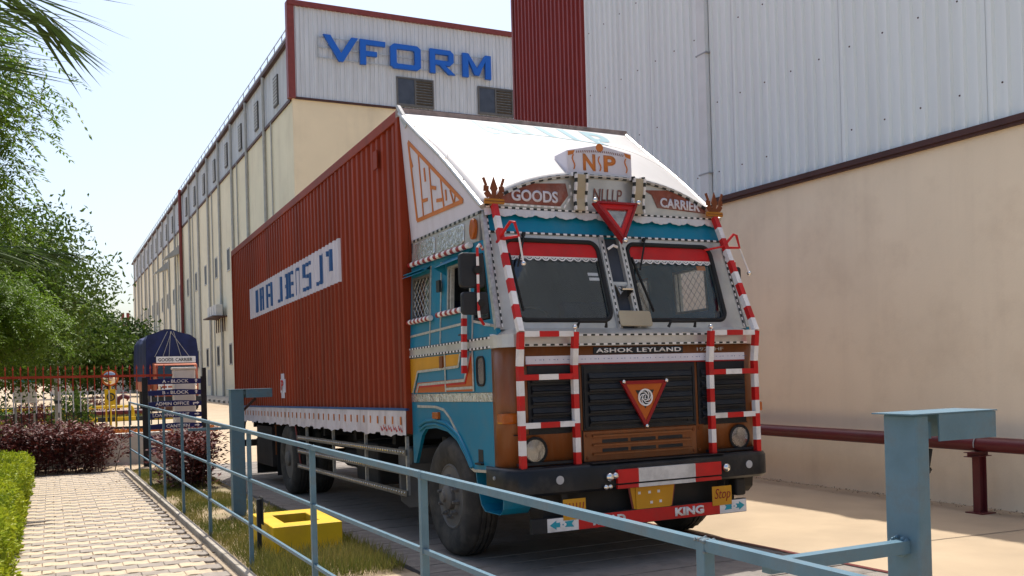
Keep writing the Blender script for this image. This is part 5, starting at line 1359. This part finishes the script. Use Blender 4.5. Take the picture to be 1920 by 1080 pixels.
# name box
bx0, bx1 = .905, 1.535; cxm = (bx0+bx1)/2
hexp = [(bx0,3.135),(bx1,3.140),(bx1+.0,3.355),(cxm,3.41),(bx0,3.345)]
nb_ = B('name_box', MB().prism([(x,-1.56,z) for x, z in hexp], (0,.22,0)), M['panelw'], bevel=.008)
text('N', 'lettering', M['letor'], (1.055,-1.5605,3.185), (1,0,0), (0,0,1), .12, .14, nb_, .003, .035)
text('P', 'lettering', M['letor'], (1.255,-1.5605,3.185), (1,0,0), (0,0,1), .12, .14, nb_, .003, .035)
m = MB()
for (x, a) in ((1.215,.012),(.965,.010),(1.475,.010)): m.tube([(x+a*math.sin(t*6.28), -1.563, 3.19+.12*t) for t in np.linspace(0, 1, 9)], .006, 5)
m.prism([(bx0+.01,-1.5605,3.335),(bx0+.075,-1.5605,3.348),(bx0+.06,-1.5605,3.315),(bx0+.01,-1.5605,3.30)], (0,-.003,0)); m.prism([(bx1-.01,-1.5605,3.345),(bx1-.075,-1.5605,3.358),(bx1-.06,-1.5605,3.325),(bx1-.01,-1.5605,3.31)], (0,-.003,0))
m.lathe([(.035,0),(.035,.003),(.001,.003)], (cxm,-1.5605,3.385), (0,-1,0), 14)
B('flourish', m, M['letor'], nb_)
m = MB()
for i in range(26):
    t = (i+.5)/26; x = bx0+.08+(bx1-bx0-.16)*t; z = 3.325+.018*math.sin(math.pi*t); m.beam((x,-1.562,z), (x+.006,-1.562,z+.018), .005, .003, (0,1,0))
B('border_print', m, M['trbrown'], nb_)
# white hood sheet from the container down to the visor
def hood(u, v):
    # u across, v from container (0) to visor (1)
    x = .01+(BX-.02)*u; x = x*(1-v)+(.10+(BX-.20)*u)*v
    y = -.03-1.585*v
    bl = math.sin(math.pi*max(0., (v-.22)/.78))**1.4; ze = 3.985+(2.83-3.985)*v+.03*bl; zm = 3.99+(3.13-3.99)*v+.085*bl
    t = abs(2*u-1); k = 1-t**2.6
    return (x, y, ze+(zm-ze)*k+.006*math.sin(u*14+v*5)*math.sin(math.pi*v))
hd_ = B('hood_sheet', MB().grid(lambda u, v: hood(1-u, v), 36, 24), M['hoodw'], smooth=True)
sl = hd_.modifiers.new('thick', 'SOLIDIFY'); sl.thickness = .008; sl.offset = 0
for s in (0, 1):
    pts = [Vector(hood(s, v))+Vector((0,0,-.004)) for v in np.linspace(0, 1, 16)]
    B('hood_edge', MB().tube(pts, .022, 8), M['trimal'], hd_, True)
    B('rivets', MB().ball(pts[3]+Vector((0,0,.025)), .008, 6).ball(pts[6]+Vector((0,0,.025)), .008, 6).ball(pts[9]+Vector((0,0,.025)), .008, 6).ball(pts[12]+Vector((0,0,.025)), .008, 6), M['trbrown'], hd_)
B('seam', MB().tube([Vector(hood(u, .62-.30*math.sin(math.pi*u)**.6))+Vector((0,0,.003)) for u in np.linspace(0, 1, 40)], .004, 5), mk('seam_grey', (.25,.22,.2), .7), hd_)
# letters NLLLP printed near the top of the hood
tx = text('NLLLP', 'lettering', M['tealp'], (0,0,0), (1,0,0), (0,1,0), 1.0, 1.0, hd_, .0, .03)
for mod in list(tx.modifiers): tx.modifiers.remove(mod)
import bmesh
bm_ = bmesh.new(); bm_.from_mesh(tx.data); bmesh.ops.triangulate(bm_, faces=bm_.faces[:])
for _ in range(3): bmesh.ops.subdivide_edges(bm_, edges=[e for e in bm_.edges if e.calc_length() > .05], cuts=1, use_grid_fill=False); bmesh.ops.triangulate(bm_, faces=bm_.faces[:])
bm_.to_mesh(tx.data); bm_.free()
for v_ in tx.data.vertices:
    p, q = v_.co.x, v_.co.y; h_ = Vector(hood(.28+.58*p, .34-.31*q)); v_.co = h_+Vector((0,-.002,.0065))

# ---- warning triangle on the screen pillar
def tri_plate(mb, pts, inset, o0, o1, fn, mi=0):
    c = np.mean(pts, 0); I = [tuple(np.array(p)+(c-np.array(p))*inset) for p in pts]
    for i in range(3):
        j = (i+1) % 3; mb.prism([fn(*pts[i], o0), fn(*pts[j], o0), fn(*I[j], o0), fn(*I[i], o0)], Vector(fn(*pts[i], o1))-Vector(fn(*pts[i], o0)), mi)
    return I
TP = [(1.055,2.852),(1.475,2.852),(1.262,2.515)]
m = MB(); I = tri_plate(m, TP, .16, .10, .16, fu, 0); I2 = tri_plate(m, I, .38, .10, .145, fu, 1)
wt = B('warning_triangle', m, [M['redd'], M['red']])
B('centre_plate', MB().prism([fu(x, z, .10) for x, z in I2], NRM*.025), mk('mirror_grey', (.36,.36,.36), .2, metal=.8, var=.3, scale=14), wt)
for x, z in TP: B('chrome_stud', MB().ball(fu(x, z, .165), .024), M['chrome'], wt, True)
B('mount', MB().tube([fu(1.26,2.7,-.01), fu(1.26,2.7,.10)], .03, 8), M['rubber'], wt)
# ---- grille triangle badge
TP = [(1.030,1.425),(1.470,1.425),(1.250,1.055)]
fy = lambda x, z, o: Vector((x, -2.04-o, z))
m = MB(); I = tri_plate(m, TP, .22, 0, .022, fy, 0); c = np.mean(I, 0)
bg_ = B('triangle_badge', m, [M['redd'], M['orange']])
B('orange_plate', MB().prism([fy(x, z, 0) for x, z in I], (0,-.016,0)), M['orange'], bg_)
I3 = [tuple(np.array(p)*.5+np.array(c)*.5) for p in I]
B('inner_triangle', MB().prism([fy(x, z, .016) for x, z in I3], (0,-.004,0)), M['gblack'], bg_)
for x, z in TP: B('chrome_stud', MB().ball(fy(x+(1.25-x)*.09, z+(1.30-z)*.05, .03), .017), M['chrome'], bg_, True)
lc = (1.25, 1.292); m = MB()
# swirling ring emblem
for i in range(32):
    a, b = 2*math.pi*i/32, 2*math.pi*(i+1)/32
    m.prism([fy(lc[0]+.068*math.cos(t), lc[1]+.068*math.sin(t), .02) for t in (a, b)]+[fy(lc[0]+.056*math.cos(t), lc[1]+.056*math.sin(t), .02) for t in (b, a)], (0,-.006,0))
    m.prism([fy(lc[0]+.030*math.cos(t), lc[1]+.030*math.sin(t), .02) for t in (a, b)]+[fy(lc[0]+.023*math.cos(t), lc[1]+.023*math.sin(t), .02) for t in (b, a)], (0,-.006,0))
for k in range(6):
    a0 = 2*math.pi*k/6
    for i in range(4):
        q = []
        for t in (i/4, (i+1)/4):
            r_ = .028+.032*t; a = a0+1.5*t; q.append((r_, a))
        w_ = .16
        m.prism([fy(lc[0]+q[0][0]*math.cos(q[0][1]-w_), lc[1]+q[0][0]*math.sin(q[0][1]-w_), .02), fy(lc[0]+q[1][0]*math.cos(q[1][1]-w_), lc[1]+q[1][0]*math.sin(q[1][1]-w_), .02), fy(lc[0]+q[1][0]*math.cos(q[1][1]+w_), lc[1]+q[1][0]*math.sin(q[1][1]+w_), .02), fy(lc[0]+q[0][0]*math.cos(q[0][1]+w_), lc[1]+q[0][0]*math.sin(q[0][1]+w_), .02)], (0,-.005,0))
B('ring_emblem', m, M['white'], bg_)
text('L', 'emblem_letter', M['white'], (1.238,-2.062,1.277), (1,0,0), (0,0,1), .022, .03, bg_, .006, .03, shear=.25)

# ---- headlights, indicators
for x in (.285, 2.205):
    hl = B('headlight', MB().lathe([(.095,.0),(.105,.022),(.088,.028),(.082,.012)], (x,-1.995,.928), (0,-1,0), 26), M['rubber'], smooth=True)
    B('reflector', MB().lathe([(.083,.016),(.06,-.03),(.02,-.05),(.001,-.052)][::-1], (x,-2.0,.928), (0,-1,0), 22), M['chrome'], hl, True)
    B('lens', MB().lathe([(.001,.034),(.04,.030),(.083,.016)][::-1], (x,-2.0,.928), (0,-1,0), 22), M['lens'], hl, True)
    B('bulb', MB().ball((x,-1.985,.928), .02, 10), M['white'], hl)
for s in (0, 1):
    xx = (lambda a, b: (a, b)) if not s else (lambda a, b: (BX-b, BX-a))
    B('indicator', MB().box(*xx(.03,.155), -2.005, -1.90, 1.135, 1.215), M['amber'], bevel=.012)
# ---- bumper
bo = [(.02,-1.70),(.02,-1.98),(.05,-2.06),(.11,-2.11),(.20,-2.135),(2.30,-2.135),(2.37,-2.11),(2.43,-2.06),(2.455,-1.98),(2.455,-1.70)]
m = MB(); k = len(bo)
for (z, ins) in ((.60,.02),(.62,0),(.775,0),(.80,.018),(.81,.05)):
    for (x, y) in bo: m.v.append((x+(1.25-x)*ins*.35, y+ins*.9, z))
for i in range(4):
    for j in range(k-1): m.f.append((i*k+j, i*k+j+1, (i+1)*k+j+1, (i+1)*k+j)); m.m.append(0)
m.f.append(tuple(4*k+j for j in range(k))); m.m.append(0); m.f.append(tuple(reversed(range(k)))); m.m.append(0)
bm = B('bumper', m, mk('bumper_black', (.010,.011,.014), .35, var=.3, dirt=(.075,.065,.055), dirt_amt=.45, dscale=5), smooth=True)
for x in (.42, 2.19): B('reflector_disc', MB().lathe([(.032,0),(.032,.006),(.001,.007)], (x,-2.135,.708), (0,-1,0), 20), mk('disc_grey', (.42,.42,.43), .35), bm)
for (x, z, r_) in ((.835,.703,.036),(.885,.710,.028),(1.935,.700,.036),(.80,.628,.022),(.838,.630,.020)): B('chrome_dome', MB().ball((x,-2.16,z), r_, 14), M['chrome'], bm, True)
m = MB()
for (a, b, mi) in ((.905,1.095,0),(1.095,1.63,1),(1.63,1.885,0)):
    m.box(a, b, -2.165, -2.137, .648, .752, mi); m.box(a, b, -2.16, -2.137, .606, .634, mi)
B('striped_plate', m, [M['red'], mk('worn_white', (.62,.60,.57), .45, var=.1, dirt=(.28,.26,.25), dirt_amt=.7, dscale=5)], bm)
B('bumper_bolt', MB().lathe([(.016,0),(.014,.01),(.001,.011)], (.02,-1.85,.73), (-1,0,0), 8), M['steel'], bm)
B('bumper_step', MB().box(.7, 1.95, -2.132, -1.99, .808, .813), M['black'], bm)
# plates below
pb_ = B('plate_back', MB().prism([(1.035,-2.10,.605),(1.475,-2.10,.605),(1.435,-2.10,.395),(1.075,-2.10,.395)], (0,.01,0)), M['redtrim'])
B('yellow_back', MB().prism([(1.05,-2.102,.598),(1.46,-2.102,.598),(1.425,-2.102,.405),(1.085,-2.102,.405)], (0,-.003,0)), M['yellow'], pb_)
np_ = B('number_plate', MB().box(1.095, 1.415, -2.114, -2.106, .408, .600), M['yellow'], pb_, bevel=.003)
m = MB()
for x, z in ((1.125,.555),(1.22,.555),(1.305,.556),(1.235,.475),(1.32,.478)): m.box(x-.011, x+.011, -2.117, -2.113, z-.010, z+.010)
B('plate_squares', m, M['white'], pb_)
for (x0, z0, tx_) in ((1.815,.395,'Stop'),(.445,.405,None)):
    pl_ = B('hanging_plate', MB().box(x0, x0+.195, -2.125, -2.119, z0, z0+.155), M['yellow'], bevel=.003)
    if tx_: text(tx_, 'lettering', M['redd'], (x0+.02,-2.125,z0+.03), (1,0,0), (.1,0,1), .155, .105, pl_, .003, -.005, shear=.15)
    else:
        m = MB()
        for k in range(6): m.tube([(x0+.02+k*.028,-2.126,z0+.03), (x0+.03+k*.028,-2.126,z0+.09), (x0+.025+k*.03,-2.126,z0+.125)], .004, 5)
        B('scrawl', m, M['redd'], pl_)
rk = B('road_sign_beam', MB().box(.185, 2.165, -2.115, -2.075, .322, .432), M['black'], bevel=.004)
m = MB().box(.312, .575, -2.119, -2.1145, .327, .427, 1).box(.575, 1.89, -2.119, -2.1145, .327, .427, 0).box(1.89, 2.158, -2.119, -2.1145, .327, .427, 1)
B('sign_face', m, [M['red'], M['white']], rk)
text('ROAD', 'lettering', M['white'], (.70,-2.119,.345), (1,0,0), (0,0,1), .29, .065, rk, .003, .05)
text('KING', 'lettering', M['white'], (1.45,-2.119,.345), (1,0,0), (0,0,1), .28, .068, rk, .003, .05)
for (c, d_) in ((.44,-1),(2.03,1)):
    m = MB(); z = .377
    m.prism([(c+d_*.11,-2.119,z), (c+d_*.055,-2.119,z+.034), (c+d_*.055,-2.119,z+.016), (c-d_*.095,-2.119,z+.024), (c-d_*.075,-2.119,z), (c-d_*.095,-2.119,z-.024), (c+d_*.055,-2.119,z-.016), (c+d_*.055,-2.119,z-.034)], (0,-.003,0))
    B('arrow', m, M['teal'], rk)
    m = MB()
    for k in range(5): a = 2*math.pi*k/5; m.lathe([(.012,0),(.012,.002),(.001,.002)], (c+.017*math.cos(a),-2.1225,z+.017*math.sin(a)), (0,-1,0), 8)
    B('flower', m, M['white'], rk)
B('sign_hanger', MB().beam((.48,-2.08,.62),(.48,-2.09,.42),.05,.015).beam((2.0,-2.02,.62),(1.9,-2.09,.40),.06,.02).beam((1.25,-2.07,.62),(1.25,-2.09,.42),.05,.015), M['under'])
B('tow_hook', MB().box(2.10, 2.2, -2.08, -1.98, .45, .60), M['under'], bevel=.02)
B('radiator', MB().box(.5, 2.0, -1.75, -1.7, .45, 1.6), M['under'])

# ---- striped guards with poles and tridents
def trident(x, z, y):
    m = MB()
    m.prism([(x-.012,y,z),(x+.012,y,z),(x+.020,y,z+.11),(x+.034,y,z+.13),(x,y,z+.225),(x-.034,y,z+.13),(x-.020,y,z+.11)], (0,.008,0), 0)
    for d_ in (-1, 1):
        pts = [(.0,.052,.040),(.040,.066,.046),(.068,.105,.048),(.064,.150,.038),(.088,.212,.004)]
        for (a, b, w0), (c, d2, w1) in zip(pts[:-1], pts[1:]):
            m.beam((x+d_*a,y+.004,z+b), (x+d_*c,y+.004,z+d2), (w0+w1)/2, .009, (0,1,0), 0)
    m.prism([(x-.082,y-.004,z+.01),(x+.082,y-.004,z+.01),(x+.088,y-.004,z+.027),(x+.082,y-.004,z+.05),(x-.082,y-.004,z+.05),(x-.088,y-.004,z+.027)], (0,.016,0), 1)
    m.box(x-.085, x+.085, y-.006, y+.014, z+.027, z+.033, 0)
    return m
for s in (0, 1):
    mx_ = (lambda x: x) if not s else (lambda x: BX-x)
    xo, xi = mx_(.155), mx_(.615)
    gd = B('front_guard', MB().box(min(xo,xi)-.02, max(xo,xi)+.02, -2.045, -2.0, .82, .84), M['black'])
    for x in (xo, xi):
        m = MB(); pts = [(x,-2.065,.79),(x,-2.065,1.56),(x-(.0),-2.10,1.81)]
        if x == xo: pts += [(mx_(.185),-1.655,2.83)]
        kk = striped(m, pts[:2], .045, .045, .11, 1, 0)
        striped(m, pts[1:], .045, .045, .115, 1, 0, kk)
        B('upright', m, [M['white'], M['red']], gd)
        if x == xi: B('ball_knob', MB().ball((x,-2.10,1.845), .02, 12).tube([(x,-2.10,1.80),(x,-2.10,1.835)], .008, 6), M['chrome'], gd, True)
    for z, st0 in ((1.795,0),(1.475,1),(1.118,0)):
        m = MB(); yy_ = -2.098 if z > 1.7 else -2.066; a, b = min(xo,xi)+.023, max(xo,xi)-.023
        L = b-a; cuts = [0, .30, .70, 1]
        for i in range(3): m.beam((a+L*cuts[i],yy_,z), (a+L*cuts[i+1],yy_,z), .042, .04, (0,1,0), (i+st0) % 2)
        B('rung', m, [M['white'], M['red']], gd)
    td = B('trident', trident(mx_(.185), 2.83, -1.662), [M['trbrown'], M['gold']])
    # corner marker: red loop with white rod and ball
    if not s: A_, rodt, rode = [(.165,-1.78,2.56),(.20,-1.90,2.66),(.225,-1.92,2.655),(.26,-1.92,2.55),(.175,-1.80,2.545)], (.258,-1.92,2.55), (.285,-1.93,2.34)
    else: A_, rodt, rode = [(2.30,-1.78,2.56),(2.40,-1.80,2.665),(2.43,-1.80,2.655),(2.46,-1.80,2.55),(2.31,-1.77,2.55)], (2.458,-1.80,2.55), (2.555,-1.80,2.33)
    mk_ = B('corner_marker', MB().tube(A_, .012, 7).tube([A_[0], (A_[0][0]-(0 if not s else .16), -1.72, 2.53)], .010, 6), M['red'], smooth=True)
    B('rod', MB().tube([rodt, rode], .008, 6), M['white'], mk_)
    B('ball', MB().ball(rode, .021, 12), M['chrome'], mk_, True)

# ---- mirrors
for s in (0, 1):
    mx_ = (lambda x: x) if not s else (lambda x: BX-x)
    y_ = -1.90 if not s else -1.60
    ma = MB(); pts = [(.04,-1.73,2.47),(-.07,y_-.02,2.475),(-.09,y_-.02,2.45),(-.095,y_-.02,1.98),(-.09,y_-.02,1.93),(-.03,-1.86,1.885),(.045,-1.80,1.885)]
    if s: pts = [(.08,-1.62,2.48),(-.02,-1.62,2.475),(-.045,-1.62,2.45),(-.05,-1.62,1.98),(-.045,-1.62,1.93),(.0,-1.60,1.90),(.05,-1.58,1.90)]
    pts = [(mx_(x), a, b) for x, a, b in pts]
    kk = 0
    for p, q in zip(pts[:-1], pts[1:]):
        p, q = Vector(p), Vector(q); n = max(1, round((q-p).length/.07))
        for i in range(n): ma.tube([p.lerp(q, i/n), p.lerp(q, (i+1)/n)], .011, 7, kk % 2); kk += 1
    mr = B('mirror_arm', ma, [M['red'], M['white']])
    ox = .09 if s else 0
    for (x0, x1, z0, z1) in ((-.225,-.025,2.155,2.415),(-.215,.0,1.955,2.125)):
        c_ = rr(x0+ox, x1+ox, z0, z1, .03, 4)
        a, b = mx_(x0), mx_(x1)
        hs_ = B('mirror_housing', MB().prism([(mx_(x), y_, z) for x, z in c_], (0,.05,0)), mk('mirror_black', (.020,.022,.026), .5, var=.15), mr, bevel=.012)
        B('clamp_boss', MB().lathe([(.035,0),(.03,.03),(.001,.034)], (mx_((x0+x1)/2+ox+.035), y_, (z0+z1)/2), (0,-1,0), 12), M['rubber'], mr)
